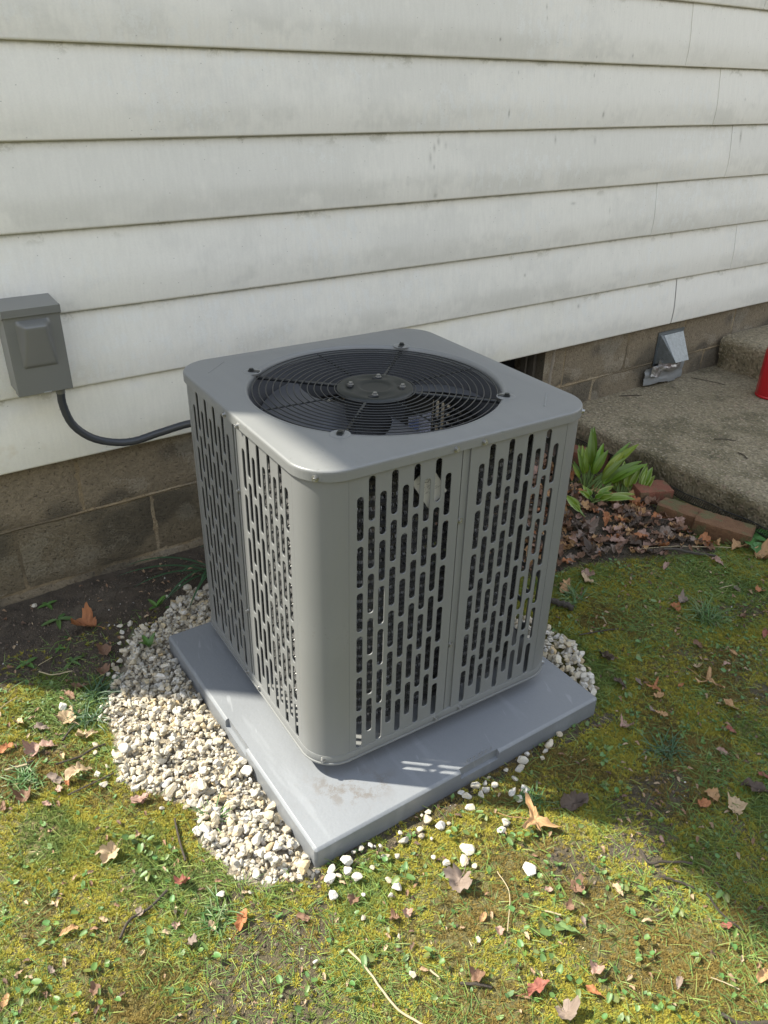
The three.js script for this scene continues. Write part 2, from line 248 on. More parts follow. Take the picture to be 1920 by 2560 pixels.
M.weed = leafy([1, 1, 1], { vertexColors: true, roughness: 0.5 });
M.strap = leafy([0.035, 0.10, 0.040], { roughness: 0.42 });
M.white = std([0.72, 0.72, 0.70], 0.6);

// ================================================================ ground
{
  const axis = (a, b, step, lo, hi) => { const l = []; for (let v = a; v <= b + 1e-9; v += step) l.push(v); let s = step, v = b; while (v < hi) { s *= 1.35; v += s; l.push(Math.min(v, hi)); } s = step; v = a; while (v > lo) { s *= 1.35; v -= s; l.unshift(Math.max(v, lo)); } return l; };
  const xs = axis(-1.6, 1.62, 0.0125, -90, 90), zs = axis(-0.06, 2.5, 0.0125, -90, 90);
  const nx = xs.length, nz = zs.length, pos = new Float32Array(nx * nz * 3), col = new Float32Array(nx * nz * 3), uv = new Float32Array(nx * nz * 2), idx = [];
  for (let j = 0; j < nz; j++) for (let i = 0; i < nx; i++) {
    const k = j * nx + i, x = xs[i], z = zs[j]; pos[3 * k] = x; pos[3 * k + 1] = gh(x, z); pos[3 * k + 2] = z; uv[2 * k] = x; uv[2 * k + 1] = z;
    const s = soilness(x, z), m = mossiness(x, z); const n = fbm(x * 30, z * 30, 3, 25);
    let c = mix3([0.150, 0.135, 0.050], [0.125, 0.112, 0.024], m); c = mix3(c, [0.086, 0.066, 0.045], s); c = mix3(c, [0.125, 0.100, 0.070], s * smooth(0.5, 0.7, fbm(x * 7 + 5, z * 7, 4, 26)));
    if (inPoly(gravelPoly, x, z)) c = [0.34, 0.29, 0.215]; const q = 0.75 + 0.5 * n; col[3 * k] = c[0] * q; col[3 * k + 1] = c[1] * q; col[3 * k + 2] = c[2] * q;
    if (i < nx - 1 && j < nz - 1) idx.push(k, k + nx, k + 1, k + 1, k + nx, k + nx + 1);
  }
  const g = new THREE.BufferGeometry(); g.setAttribute('position', new THREE.BufferAttribute(pos, 3)); g.setAttribute('color', new THREE.BufferAttribute(col, 3)); g.setAttribute('uv', new THREE.BufferAttribute(uv, 2)); g.setIndex(idx); g.computeVertexNormals();
  structure('ground', g, M.ground, 'brown soil and mossy lawn beside the house');
}

// ================================================================ house
{
  const house = thing('house', 'house wall of off-white lap siding over a tan cement block foundation', 'house', [0, 0, 0]);
  const LEFT = -1.16, RIGHT = 5.2, TOP = 2.9, FZ = -0.03;           // FZ: face of the foundation
  const R = rng(5);
  // --- lap siding: each length of board its own mesh
  const joints = { 0: [2.221], 1: [2.60], 2: [1.964], 3: [2.403], 4: [2.24], 5: [1.99], 6: [2.42] };
  const board = (x0, x1, y, back, row, lip = 0) => {
    const prof = [[-0.012, -0.001], [-0.0035, -0.0012], [-0.0006, 0.0006], [0.0004, 0.005], [0.0022, 0.028], [0.0032, 0.055], [0.0024, 0.080], [-0.0005, 0.105], [-0.0065, 0.150], [-0.0145, 0.2115]];
    const n = Math.max(2, Math.round((x1 - x0) / 0.12)), pos = [], uv = [], idx = [], m = prof.length;
    for (let q = 0; q <= n + lip; q++) {
      const i = Math.max(0, q - lip), x = x0 + (x1 - x0) * i / n, drop = q < lip ? -0.0024 : 0, wave = (fbm(x * 1.3 + 40, row * 3.1, 3, 301) - 0.5) * 0.004, sag = (fbm(x * 0.9, row * 5.7, 2, 302) - 0.5) * 0.0035;
      for (const [z, yy] of prof) { const Y = y + yy + sag; pos.push(x, Y, z + back + drop + wave * (0.4 + yy * 2)); uv.push((x - SID.x0) / SID.w, (Y - SID.y0) / SID.h + (Y > 2.04 ? 0.13 : 0)); }
      if (q < n + lip) for (let k = 0; k < m - 1; k++) { const a = q * m + k; idx.push(a, a + m, a + 1, a + 1, a + m, a + m + 1); }
    }
    const g = new THREE.BufferGeometry(); g.setAttribute('position', new THREE.Float32BufferAttribute(pos, 3)); g.setAttribute('uv', new THREE.Float32BufferAttribute(uv, 2)); g.setIndex(idx); g.computeVertexNormals(); return lip ? toCreasedNormals(g, 0.5) : g;
  };
  const rows = Math.ceil((TOP - SID.bottom) / SID.s);
  for (let r = 0; r < rows; r++) {
    const js = joints[r] || [1.1 + R() * 2.4], y = SID.bottom + r * SID.s; let x = LEFT + 0.06;
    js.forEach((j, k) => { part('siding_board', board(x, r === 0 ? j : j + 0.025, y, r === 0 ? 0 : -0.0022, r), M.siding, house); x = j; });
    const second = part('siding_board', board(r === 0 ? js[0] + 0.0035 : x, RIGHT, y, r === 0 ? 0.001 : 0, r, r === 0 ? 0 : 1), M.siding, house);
    if (r === 0) second.userData.label = 'short end piece of the lowest siding course with a dark gap at the joint';
  }
  part('wall_sheathing', box(RIGHT - LEFT - 0.02, TOP - 0.40, 0.10, (LEFT + RIGHT) / 2, (TOP + 0.44) / 2, -0.068), M.trim, house);
  part('corner_post', box(0.08, TOP - 0.42, 0.03, LEFT + 0.03, (TOP + 0.43) / 2, -0.008, 0.004), M.trim, house);
  part('end_wall', box(0.12, TOP, 7.6, LEFT + 0.075, TOP / 2, -3.95), M.trim, house);
  part('far_end_wall', box(0.12, TOP, 7.6, RIGHT - 0.06, TOP / 2, -3.95), M.trim, house);
  part('rear_wall', box(RIGHT - LEFT, TOP, 0.12, (LEFT + RIGHT) / 2, TOP / 2, -7.8), M.trim, house);
  // --- roof with level eaves all round, above the frame: it shades the lawn at the right
  {
    const x0 = -1.49, x1 = RIGHT + 0.35, z0 = -8.2, z1 = 0.47, y = TOP + 0.002, e = 0.16;
    const roof = part('roof', box(x1 - x0, e, z1 - z0, (x0 + x1) / 2, y + e / 2, (z0 + z1) / 2), M.trim, house);
    const a = 3.2, P = [[x0, z0], [x1, z0], [x1, z1], [x0, z1]], yb = y + e + 0.002, yt = yb + 1.3, r1 = [x0 + a, (z0 + z1) / 2], r2 = [x1 - a, (z0 + z1) / 2], tri = [];
    const p = (q, h) => [q[0], h, q[1]], add = (...v) => v.forEach(k => tri.push(...k));
    add(p(P[3], yb), p(P[2], yb), p(r2, yt), p(P[3], yb), p(r2, yt), p(r1, yt)); add(p(P[1], yb), p(P[0], yb), p(r1, yt), p(P[1], yb), p(r1, yt), p(r2, yt)); add(p(P[0], yb), p(P[3], yb), p(r1, yt)); add(p(P[2], yb), p(P[1], yb), p(r2, yt));
    const g = new THREE.BufferGeometry(); g.setAttribute('position', new THREE.Float32BufferAttribute(tri, 3)); g.computeVertexNormals(); part('shingle_slope', metreUV(g), M.roof, roof);
  }
  // --- foundation: blocks with recessed tooled joints
  const foundation = new THREE.Group(); foundation.name = 'foundation'; house.add(foundation);
  const OPEN = [0.98, 1.455], J = 0.009, courses = [[-0.178, 0.022], [0.031, 0.2285], [0.2385, 0.432]];
  const core = (x0, x1) => part('mortar_bed', metreUV(box(x1 - x0, 0.60, 0.19, (x0 + x1) / 2, 0.135, FZ - 0.0055 - 0.095)), M.mortar, foundation);
  core(LEFT + 0.13, OPEN[0] - 0.01); core(OPEN[1] + 0.052, RIGHT - 0.12);
  const blockGeo = (w, h, d, s) => {
    const g = mergeVertices(new THREE.BoxGeometry(w, h, d, Math.max(2, Math.round(w / 0.02)), Math.max(2, Math.round(h / 0.02)), 2)); const p = g.attributes.position;
    for (let i = 0; i < p.count; i++) { const x = p.getX(i), y = p.getY(i), z = p.getZ(i); if (z > d / 2 - 1e-4) { const e = Math.min(w / 2 - Math.abs(x), h / 2 - Math.abs(y)); const rnd = e < 0.004 ? 0.0018 + 0.0042 * vnoise(x * 60 + s, y * 60, 9) : 0; p.setZ(i, z - rnd + (fbm(x * 40 + s * 7, y * 40, 3, 33) - 0.5) * 0.0035 - 0.0012); } }
    g.computeVertexNormals(); return g;
  };
  courses.forEach(([y0, y1], ci) => {
    for (let k = -2; k < 16; k++) {
      let a = (ci === 2 ? -0.453 : ci === 1 ? -0.249 : -0.453) + k * 0.4064 + J / 2, b = a + 0.4064 - J;
      a = Math.max(a, LEFT + 0.14); b = Math.min(b, RIGHT - 0.13);
      if (ci > 0) { if (a < OPEN[0] && b > OPEN[0]) b = OPEN[0]; if (a > OPEN[0] - 0.001 && a < OPEN[1] + 0.05) a = OPEN[1] + 0.055; }
      if (b - a < 0.03) continue;
      const m = part('cement_block', metreUV(blockGeo(b - a, y1 - y0, 0.05, k + ci * 31).translate((a + b) / 2, (y0 + y1) / 2, FZ - 0.025), ci * 0.37 + k * 0.011, ci * 0.53), ci === 1 && b < 1 ? M.blockDamp : M.block, foundation);
      if (ci === 2 && a > 1.4 && a < 1.6) m.userData.label = 'cement block with a chipped pale edge beside the basement window';
    }
  });
  // tooled joint beads and the pale mortar smear at the window edge and along the patio
  for (let i = 0; i < 2; i++) part('mortar_joint', metreUV(tube(Array.from({ length: 40 }, (_, k) => [i ? 1.52 + k * 0.09 : LEFT + 0.15 + k * 0.053, 0.2335 + (vnoise(k * 0.8, i, 3) - 0.5) * 0.004, FZ - 0.0052]), 0.0040, 160, 5)), M.mortar, foundation);
  const smear = (pts, r, seed) => { const g = tube(pts, r, 70, 7), p = g.attributes.position; for (let i = 0; i < p.count; i++) { const k = (fbm(p.getX(i) * 60 + seed, p.getY(i) * 60 + p.getZ(i) * 30, 3, 6) - 0.5); p.setXYZ(i, p.getX(i) + k * 0.012, p.getY(i) + k * 0.022, p.getZ(i) + k * 0.008); } g.computeVertexNormals(); return metreUV(g); };
  part('mortar_smear', smear([[1.508, 0.44, FZ - 0.012], [1.507, 0.36, FZ - 0.008], [1.500, 0.27, FZ - 0.008], [1.503, 0.20, FZ - 0.004]], 0.011, 3), M.mortarPale, foundation);
  // basement window in the opening
  const win = new THREE.Group(); win.name = 'basement_window'; house.add(win);
  part('jamb', metreUV(box(0.045, 0.5, 0.19, OPEN[1] + 0.024, 0.18, -0.128)), M.block, win);
  part('frame', box(0.016, 0.46, 0.05, OPEN[1] - 0.01, 0.2, -0.10, 0.002), M.wood, win);
  part('frame', box(0.010, 0.46, 0.03, OPEN[1] - 0.035, 0.2, -0.115, 0.002), M.wood, win);
  part('frame', box(0.085, 0.46, 0.018, OPEN[1] - 0.16, 0.2, -0.22, 0.002), M.wood, win);
  part('pane', box(0.48, 0.46, 0.004, 1.21, 0.2, -0.20), M.glass, win);
  part('back_panel', box(0.9, 0.75, 0.02, 1.22, 0.15, -0.27), M.void, win);
}

// ================================================================ patio slab and step
{
  const slab = (x0, x1, z0, z1, top, bot, seed, chips) => {          // left edge rough and rounded, running along z
    const n = Math.round((z1 - z0) / 0.012), prof = [[0.6, 0], [0.3, 0], [0.12, 0], [0.06, -0.0006], [0.03, -0.002], [0.012, -0.007], [0.002, -0.018], [0, -0.032], [0.001, -0.05], [0.002, -0.07], [0.006, -0.09], [0.014, -0.11], [0.02, -(top - bot)]];
    const pos = [], uv = [], idx = [], m = prof.length + 1; let cum = 0;
    for (let j = 0; j <= n; j++) {
      const z = z0 + (z1 - z0) * j / n; pos.push(x1, top, z); uv.push(x1, z);
      prof.forEach(([dx, dy], k) => { const amp = k < 3 ? 0.0015 : 0.006 + (chips && z > 0.55 && z < 1.15 ? 0.012 * smooth(0.45, 0.65, fbm(z * 9, k * 0.4, 3, seed)) : 0) * (k > 5 ? 1.6 : 0.5); const w = (fbm(z * 26, k * 1.1 + seed, 4, seed) - 0.5), w2 = fbm(z * 3, seed, 2, seed + 1) - 0.5; pos.push(x0 + dx + w * amp + (k > 2 ? w2 * 0.012 : 0) + (k > 6 ? Math.max(0, w) * amp : 0), top + dy + (fbm(z * 26, k + 9, 4, seed + 2) - 0.5) * amp * 0.6, z); uv.push(x0 + dx + (k > 5 ? dy : 0), z); });
      if (j < n) for (let k = 0; k < m - 1; k++) { const a = j * m + k; idx.push(a, a + 1, a + m, a + 1, a + m + 1, a + m); }
    }
    const g = new THREE.BufferGeometry(); g.setAttribute('position', new THREE.Float32BufferAttribute(pos, 3)); g.setAttribute('uv', new THREE.Float32BufferAttribute(uv, 2)); g.setIndex(idx); g.computeVertexNormals(); return g;
  };
  structure('patio', slab(PATIO_X, 5.0, -0.034, 4.0, 0.13, -0.05, 7, true), M.patio, 'weathered exposed-aggregate concrete patio slab with a crumbling edge');
  const step = thing('concrete_step', 'rough concrete step standing on the patio against the foundation', 'step');
  part('tread', slab(2.69, 4.2, -0.012, 1.25, 0.292, 0.12, 17, false), M.patio, step);
  part('end_face', metreUV(box(1.45, 0.16, 0.02, 3.45, 0.205, 1.242)), M.patio, step);
}

// ================================================================ equipment pad
{
  const pad = thing('equipment_pad', 'grey plastic equipment pad with two moulded edge tabs under the condenser', 'equipment pad', [PAD.x, 0, PAD.z], PAD.yaw);
  const H = 0.0924, S = PAD.half * 2, ev = new Evaluator(); ev.attributes = ['position', 'normal', 'uv'];
  let body = new Brush(new RoundedBoxGeometry(S, H, S, 4, 0.007)); body.position.set(0, PAD.top - H / 2, 0); body.updateMatrixWorld();
  const cut = (w, d, x, z) => { const b = new Brush(new THREE.BoxGeometry(w, 0.03, d)); b.position.set(x, PAD.top - 0.0085, z); b.updateMatrixWorld(); body = ev.evaluate(body, b, SUBTRACTION); };
  cut(0.112, 0.018, 0.022, PAD.half); cut(0.018, 0.112, -PAD.half, 0.03);
  const g = metreUV(body.geometry.clone(), 0, 0), uv = g.attributes.uv, p = g.attributes.position; for (let i = 0; i < uv.count; i++) { uv.setXY(i, uv.getX(i) + 0.5, uv.getY(i) + 0.5); }
  part('pad_body', toCreasedNormals(g, 0.7), M.pad, pad);
  const font = await new FontLoader().loadAsync('fonts/droid/droid_sans_regular.typeface.json');
  const word = new TextGeometry('32 X 32 X 3', { font, size: 0.0115, depth: 0.0007, curveSegments: 3, bevelEnabled: false }); word.computeBoundingBox(); const bb = word.boundingBox; word.translate(-(bb.max.x + bb.min.x) / 2, 0, 0);
  part('raised_lettering', word.clone().translate(0.022, PAD.top - 0.019, PAD.half - 0.0092), M.padRelief, pad);
}

// ================================================================ air conditioner
{
  const ac = thing('air_conditioner', 'grey metal condenser with slotted louvre sides and a black fan grille on top', 'air conditioner', [UNIT.x, 0, UNIT.z], UNIT.yaw);
  const H = UNIT.half, RC = 0.075, Y0 = 0.108, Y1 = 0.778, TOPY = 0.797;
  const rrect = (h, r) => { const s = new THREE.Shape(); s.moveTo(-h + r, -h); s.lineTo(h - r, -h); s.absarc(h - r, -h + r, r, -Math.PI / 2, 0); s.lineTo(h, h - r); s.absarc(h - r, h - r, r, 0, Math.PI / 2); s.lineTo(-h + r, h); s.absarc(-h + r, h - r, r, Math.PI / 2, Math.PI); s.lineTo(-h, -h + r); s.absarc(-h + r, -h + r, r, Math.PI, 1.5 * Math.PI); return s; };
  // --- slotted half face, s measured from the seam
  const half = sign => {
    const sh = new THREE.Shape(); const a = 0.0105, b = H - RC; sh.moveTo(sign * a, Y0); sh.lineTo(sign * b, Y0); sh.lineTo(sign * b, Y1); sh.lineTo(sign * a, Y1); sh.closePath();
    for (let i = 0; i < 9; i++) { const x = sign * (0.0406 + 0.02467 * i), top = i % 2 ? 0.7682 : 0.7312; for (let k = 0; k < 6; k++) { const y1 = top - k * 0.1055 - 0.007, y0 = top - k * 0.1055 - 0.0925 + 0.007, h = new THREE.Path(); h.moveTo(x + 0.0071, y0); h.lineTo(x + 0.0071, y1); h.absarc(x, y1, 0.0071, 0, Math.PI); h.lineTo(x - 0.0071, y0); h.absarc(x, y0, 0.0071, Math.PI, 2 * Math.PI); sh.holes.push(h); } }
    const g = new THREE.ExtrudeGeometry(sh, { depth: 0.0006, bevelEnabled: true, bevelThickness: 0.0012, bevelSize: 0.0010, bevelOffset: -0.0010, bevelSegments: 3, curveSegments: 8 }); return g.translate(0, 0, -0.0018);
  };
  const corner = new THREE.CylinderGeometry(RC, RC, Y1 - Y0, 20, 1, true, 0, Math.PI / 2).translate(H - RC, (Y0 + Y1) / 2, H - RC);
  const panelGeo = merge([half(1).translate(0, 0, H), half(-1).translate(0, 0, H).rotateY(Math.PI / 2), corner.toNonIndexed()]); metreUV(panelGeo);
  for (let k = 0; k < 4; k++) { const m = part('louvre_panel', panelGeo, M.paint, ac); m.rotation.y = k * Math.PI / 2; }
  const stripGeo = metreUV(merge([box(0.026, Y1 - Y0, 0.0015, 0, (Y0 + Y1) / 2, H - 0.0046), box(0.008, Y1 - Y0, 0.002, -0.0035, (Y0 + Y1) / 2, H - 0.0032)]));
  for (let k = 0; k < 4; k++) { const m = part('seam_strip', stripGeo, M.paint, ac); m.rotation.y = k * Math.PI / 2; }
  // --- base pan
  const base = new THREE.ExtrudeGeometry(rrect(H + 0.001, RC + 0.001), { depth: 0.020, bevelEnabled: true, bevelThickness: 0.002, bevelSize: 0.002, bevelOffset: -0.002, bevelSegments: 2, curveSegments: 14 }).rotateX(-Math.PI / 2).translate(0, 0.0868, 0);
  part('base_pan', metreUV(toCreasedNormals(base, 0.7)), M.paint, ac);
  part('base_lip', toCreasedNormals(new THREE.ExtrudeGeometry(rrect(H + 0.0035, RC + 0.0035), { depth: 0.0025, bevelEnabled: true, bevelThickness: 0.0012, bevelSize: 0.0012, bevelOffset: -0.0012, bevelSegments: 2, curveSegments: 14 }).rotateX(-Math.PI / 2).translate(0, 0.0862, 0), 0.7), M.paint, ac);
  for (const [x, z] of [[-0.24, -0.24], [0.24, -0.24], [-0.24, 0.24], [0.24, 0.24]]) part('foot', new THREE.CylinderGeometry(0.03, 0.034, 0.0124, 20).translate(x, 0.0786, z), M.black, ac);
  // --- top cover with rolled orifice
  const capShape = rrect(0.3435, 0.083); const hole = new THREE.Path(); hole.absarc(0, 0, 0.2835, 0, Math.PI * 2); capShape.holes.push(hole);
  const cap = toCreasedNormals(new THREE.ExtrudeGeometry(capShape, { depth: 0.010, bevelEnabled: true, bevelThickness: 0.005, bevelSize: 0.005, bevelOffset: -0.005, bevelSegments: 6, curveSegments: 40 }).rotateX(-Math.PI / 2).translate(0, TOPY - 0.015, 0), 0.16);
  const topCover = part('top_cover', metreUV(cap), M.paintTop, ac);
  part('cover_skirt', (() => { const s = rrect(0.3437, 0.0832); s.holes.push(new THREE.Path(rrect(0.3405, 0.08).getPoints(20).reverse())); return metreUV(toCreasedNormals(new THREE.ExtrudeGeometry(s, { depth: 0.0158, bevelEnabled: false, curveSegments: 20 }).rotateX(-Math.PI / 2).translate(0, 0.7752, 0), 0.7)); })(), M.paintTop, topCover);
  const prof = [[0.2905, TOPY + 0.0002], [0.287, TOPY + 0.0004], [0.2835, TOPY - 0.001], [0.2805, TOPY - 0.0045], [0.2785, TOPY - 0.011], [0.2775, TOPY - 0.022]].map(p => new THREE.Vector2(...p));
  part('orifice_roll', new THREE.LatheGeometry(prof, 96), M.paintTop, topCover);
  part('venturi_ring', new THREE.LatheGeometry([[0.2776, TOPY - 0.020], [0.2755, TOPY - 0.05], [0.275, TOPY - 0.10], [0.280, TOPY - 0.125]].map(p => new THREE.Vector2(...p)), 96), M.blade, ac);
  for (const [a, b] of [[[-0.2932, -0.2449], [-0.235, -0.3005]], [[0.2400, 0.2869], [0.2959, 0.232]]]) { const dx = b[0] - a[0], dz = b[1] - a[1], L = Math.hypot(dx, dz); part('embossed_rib', new THREE.CapsuleGeometry(0.0028, L, 3, 8).rotateZ(Math.PI / 2).scale(1, 0.55, 1).rotateY(-Math.atan2(dz, dx)).translate((a[0] + b[0]) / 2, TOPY - 0.0004, (a[1] + b[1]) / 2), M.paintTop, topCover); }
  // --- fan grille
  const grille = new THREE.Group(); grille.name = 'fan_grille'; ac.add(grille);
  const ringY = r => TOPY - 0.0065 - 0.004 * smooth(0.27, 0.09, r);
  for (let i = 0; i < 13; i++) { const r = 0.0905 + 0.01505 * i; part('wire_ring', new THREE.TorusGeometry(Math.min(r, 0.2705), 0.0014, 7, 110).rotateX(Math.PI / 2).translate(0, ringY(r), 0), M.grille, grille); }
  for (let k = 0; k < 8; k++) {
    const heavy = k % 2 === 1, a = k * Math.PI / 4, c = Math.cos(a), s = Math.sin(a), r1 = heavy ? 0.287 : 0.2705;
    part(heavy ? 'support_arm' : 'spoke', heavy ? metreUV(box(r1 - 0.07, 0.0075, 0.0075, (r1 + 0.07) / 2, TOPY - 0.0135, 0, 0.0025).rotateY(-a)) : tube([[c * 0.08, ringY(0.08) - 0.0034, s * 0.08], [c * 0.18, ringY(0.18) - 0.0034, s * 0.18], [c * r1, ringY(r1) - 0.0034, s * r1]], 0.0018, 12, 6), M.grille, grille);
    if (heavy) { part('mounting_dish', new THREE.LatheGeometry([[0.001, 0.0006], [0.009, 0.0008], [0.014, 0.0014], [0.019, 0.0008], [0.021, 0.0002]].map(p => new THREE.Vector2(...p)), 24).translate(c * 0.2895, TOPY, s * 0.2895), M.paintTop, topCover); part('arm_end', box(0.026, 0.003, 0.011, 0.285, TOPY + 0.0016, 0, 0.001).rotateY(-a), M.grille, grille); part('arm_bolt', merge([new THREE.CylinderGeometry(0.0052, 0.0052, 0.0045, 6).translate(c * 0.291, TOPY + 0.0052, s * 0.291), new THREE.CylinderGeometry(0.0072, 0.0072, 0.0012, 16).translate(c * 0.291, TOPY + 0.0034, s * 0.291)]), M.hub, grille); }
  }
  const hubProf = [[0, -0.001], [0.028, -0.0008], [0.033, -0.0002], [0.036, 0.002], [0.041, 0.0032], [0.048, 0.002], [0.054, 0.0008], [0.066, 0.0010], [0.072, 0.0026], [0.080, 0.0022], [0.0855, -0.001], [0.0865, -0.005]].map(([r, y]) => new THREE.Vector2(r, TOPY - 0.0075 + y));
  const hubGeo = new THREE.LatheGeometry(hubProf, 96); { const p = hubGeo.attributes.position; for (let i = 0; i < p.count; i++) { const x = p.getX(i), z = p.getZ(i), r = Math.hypot(x, z), a = Math.atan2(z, x); if (r > 0.04 && r < 0.075) p.setY(i, p.getY(i) + 0.0022 * Math.cos(4 * a + 1.4) * Math.sin((r - 0.04) / 0.035 * Math.PI)); } hubGeo.computeVertexNormals(); }
  const hub = part('motor_plate', hubGeo, M.hub, grille);
  for (let k = 0; k < 4; k++) { const a = k * Math.PI / 2 + 0.62, x = Math.cos(a) * 0.058, z = Math.sin(a) * 0.058; part('plate_slot', new THREE.CapsuleGeometry(0.0062, 0.012, 3, 10).rotateZ(Math.PI / 2).scale(1, 0.35, 1).rotateY(-a - 1.2).translate(x, TOPY - 0.0064, z), M.black, hub); part('plate_bolt', merge([new THREE.CylinderGeometry(0.0048, 0.0048, 0.006, 6).translate(x + 0.004, TOPY - 0.002, z), new THREE.CylinderGeometry(0.0068, 0.0068, 0.0016, 16).translate(x + 0.004, TOPY - 0.0044, z)]), M.zinc, hub); }
  // --- fan and motor
  part('fan_motor', new THREE.CylinderGeometry(0.068, 0.068, 0.06, 32).translate(0, 0.754, 0), M.dark, ac);
  const fan = new THREE.Group(); fan.name = 'fan'; ac.add(fan);
  part('fan_hub', new THREE.CylinderGeometry(0.05, 0.055, 0.03, 28).translate(0, 0.70, 0), M.blade, fan);
  const bladeGeo = (() => { const nu = 18, nv = 12, pos = [], idx = []; for (let i = 0; i <= nu; i++) for (let j = 0; j <= nv; j++) { const r = mix(0.045, 0.265, i / nu), sweep = 0.55 * Math.pow(i / nu, 1.6), wid = mix(0.75, 1.28, Math.sin(i / nu * 1.9)), a = (j / nv - 0.5) * wid + sweep, y = 0.712 + (j / nv - 0.5) * mix(0.075, 0.055, i / nu) + 0.010 * Math.sin(j / nv * Math.PI); pos.push(Math.cos(a) * r, y, Math.sin(a) * r); if (i < nu && j < nv) { const k = i * (nv + 1) + j; idx.push(k, k + 1, k + nv + 1, k + 1, k + nv + 2, k + nv + 1); } } const g = new THREE.BufferGeometry(); g.setAttribute('position', new THREE.Float32BufferAttribute(pos, 3)); g.setIndex(idx); g.computeVertexNormals(); return g; })();
  for (let k = 0; k < 3; k++) { const m = part('fan_blade', bladeGeo, M.blade, fan); m.rotation.y = 0.9 + k * Math.PI * 2 / 3; }
  // --- spine-fin coil: rows of tube wound round the inside, open at the right-hand corner
  const ci = 0.300, cr = 0.165, path = []; const arc = (cx, cz, a0, a1) => { for (let i = 0; i <= 8; i++) { const a = a0 + (a1 - a0) * i / 8; path.push(new THREE.Vector3(cx + Math.cos(a) * cr, 0, cz + Math.sin(a) * cr)); } };
  const run = (x0, z0, x1, z1) => { for (let i = 1; i < 6; i++) path.push(new THREE.Vector3(mix(x0, x1, i / 6), 0, mix(z0, z1, i / 6))); };
  path.push(new THREE.Vector3(0.17, 0, -ci)); run(0.17, -ci, -ci + cr, -ci); arc(-ci + cr, -ci + cr, -Math.PI / 2, -Math.PI); run(-ci, -ci + cr, -ci, ci - cr); arc(-ci + cr, ci - cr, Math.PI, Math.PI / 2); run(-ci + cr, ci, ci - cr, ci); arc(ci - cr, ci - cr, Math.PI / 2, 0); run(ci, ci - cr, ci, -0.12); path.push(new THREE.Vector3(ci, 0, -0.12));
  const curve = new THREE.CatmullRomCurve3(path, false, 'centripetal'), coilGeo = new THREE.TubeGeometry(curve, 140, 0.0072, 7), finList = [], CR = rng(77);
  { const n = 3300, up = new THREE.Vector3(0, 1, 0); for (let i = 0; i < n; i++) { const t = (i + CR()) / n, c = curve.getPointAt(t), tan = curve.getTangentAt(t), out = new THREE.Vector3().crossVectors(up, tan).normalize(), a = CR() * Math.PI * 2, d = out.clone().multiplyScalar(Math.cos(a)).addScaledVector(up, Math.sin(a)).addScaledVector(tan, (CR() - 0.5) * 0.5), L = 0.0125 + CR() * 0.0035, w = tan.clone().multiplyScalar(0.0006 + CR() * 0.0003), p0 = c.clone().addScaledVector(d, 0.006), p1 = c.clone().addScaledVector(d, L).addScaledVector(tan, (CR() - 0.5) * 0.004); finList.push(p0.clone().add(w), p0.clone().sub(w), p1); } }
  const finGeo = new THREE.BufferGeometry().setFromPoints(finList); finGeo.computeVertexNormals();
  for (let r = 0; r < 27; r++) { const row = part('coil_row', coilGeo, M.coil, ac); row.position.y = 0.135 + r * 0.0238; const f = part('spine_fins', finGeo, M.fins, row); if (r % 2) f.scale.y = -1; }
  // --- control box at the rear corner, wiring labels, hanging paper tag
  const cb = part('control_box', box(0.115, 0.62, 0.10, 0.255, 0.425, -0.25, 0.004), M.dark, ac);
  const print = (w, h, fn) => { const c = document.createElement('canvas'); c.width = w; c.height = h; const x = c.getContext('2d'); fn(x, w, h); const t = new THREE.CanvasTexture(c); t.colorSpace = THREE.SRGBColorSpace; return new THREE.MeshStandardMaterial({ map: t, roughness: 0.7, side: THREE.DoubleSide }); };
  const PR = rng(9), scribble = (x, x0, y0, w, h, n, col) => { x.fillStyle = col; for (let i = 0; i < n; i++) x.fillRect(x0 + PR() * w, y0 + Math.floor(PR() * h / 6) * 6, 3 + PR() * 16, 2); };
  const blue = print(256, 256, (x, w, h) => { x.fillStyle = '#c9cfe8'; x.fillRect(0, 0, w, h); x.fillStyle = '#8fa0d6'; x.fillRect(8, 20, 110, 70); x.fillRect(8, 130, 90, 50); scribble(x, 12, 12, 220, 230, 170, '#3a4166'); x.strokeStyle = '#4a4f66'; x.strokeRect(120, 30, 110, 190); });
  const greenish = print(128, 192, (x, w, h) => { x.fillStyle = '#b9c3b4'; x.fillRect(0, 0, w, h); scribble(x, 6, 8, 100, 170, 120, '#2c362c'); });
  part('wiring_label', new THREE.PlaneGeometry(0.075, 0.16).translate(0.268, 0.52, -0.1988), blue, cb);
  part('wiring_label', new THREE.PlaneGeometry(0.022, 0.09).translate(0.212, 0.50, -0.1986), greenish, cb);
  const paper = print(128, 256, (x, w, h) => { x.fillStyle = '#b4b2a8'; x.fillRect(0, 0, w, h); scribble(x, 20, 60, 80, 140, 60, '#4b4b48'); x.strokeStyle = '#5a5a55'; x.lineWidth = 3; x.beginPath(); x.moveTo(20, 40); x.lineTo(70, 90); x.lineTo(100, 60); x.stroke(); });
  const tagSheet = part('paper_tag', new THREE.PlaneGeometry(0.052, 0.075, 4, 6).rotateZ(0.55).rotateX(-0.06).translate(-0.076, 0.705, H - 0.0125), paper, ac); tagSheet.userData.label = 'white printed paper tag caught behind the front louvre slots';
  // --- hex screws
  const screwGeo = merge([new THREE.CylinderGeometry(0.0046, 0.0046, 0.0045, 6).rotateX(Math.PI / 2).translate(0, 0, 0.003), new THREE.CylinderGeometry(0.0064, 0.0066, 0.0014, 18).rotateX(Math.PI / 2).translate(0, 0, 0.0007), new THREE.TorusGeometry(0.0026, 0.0008, 4, 12).translate(0, 0, 0.0052)]);
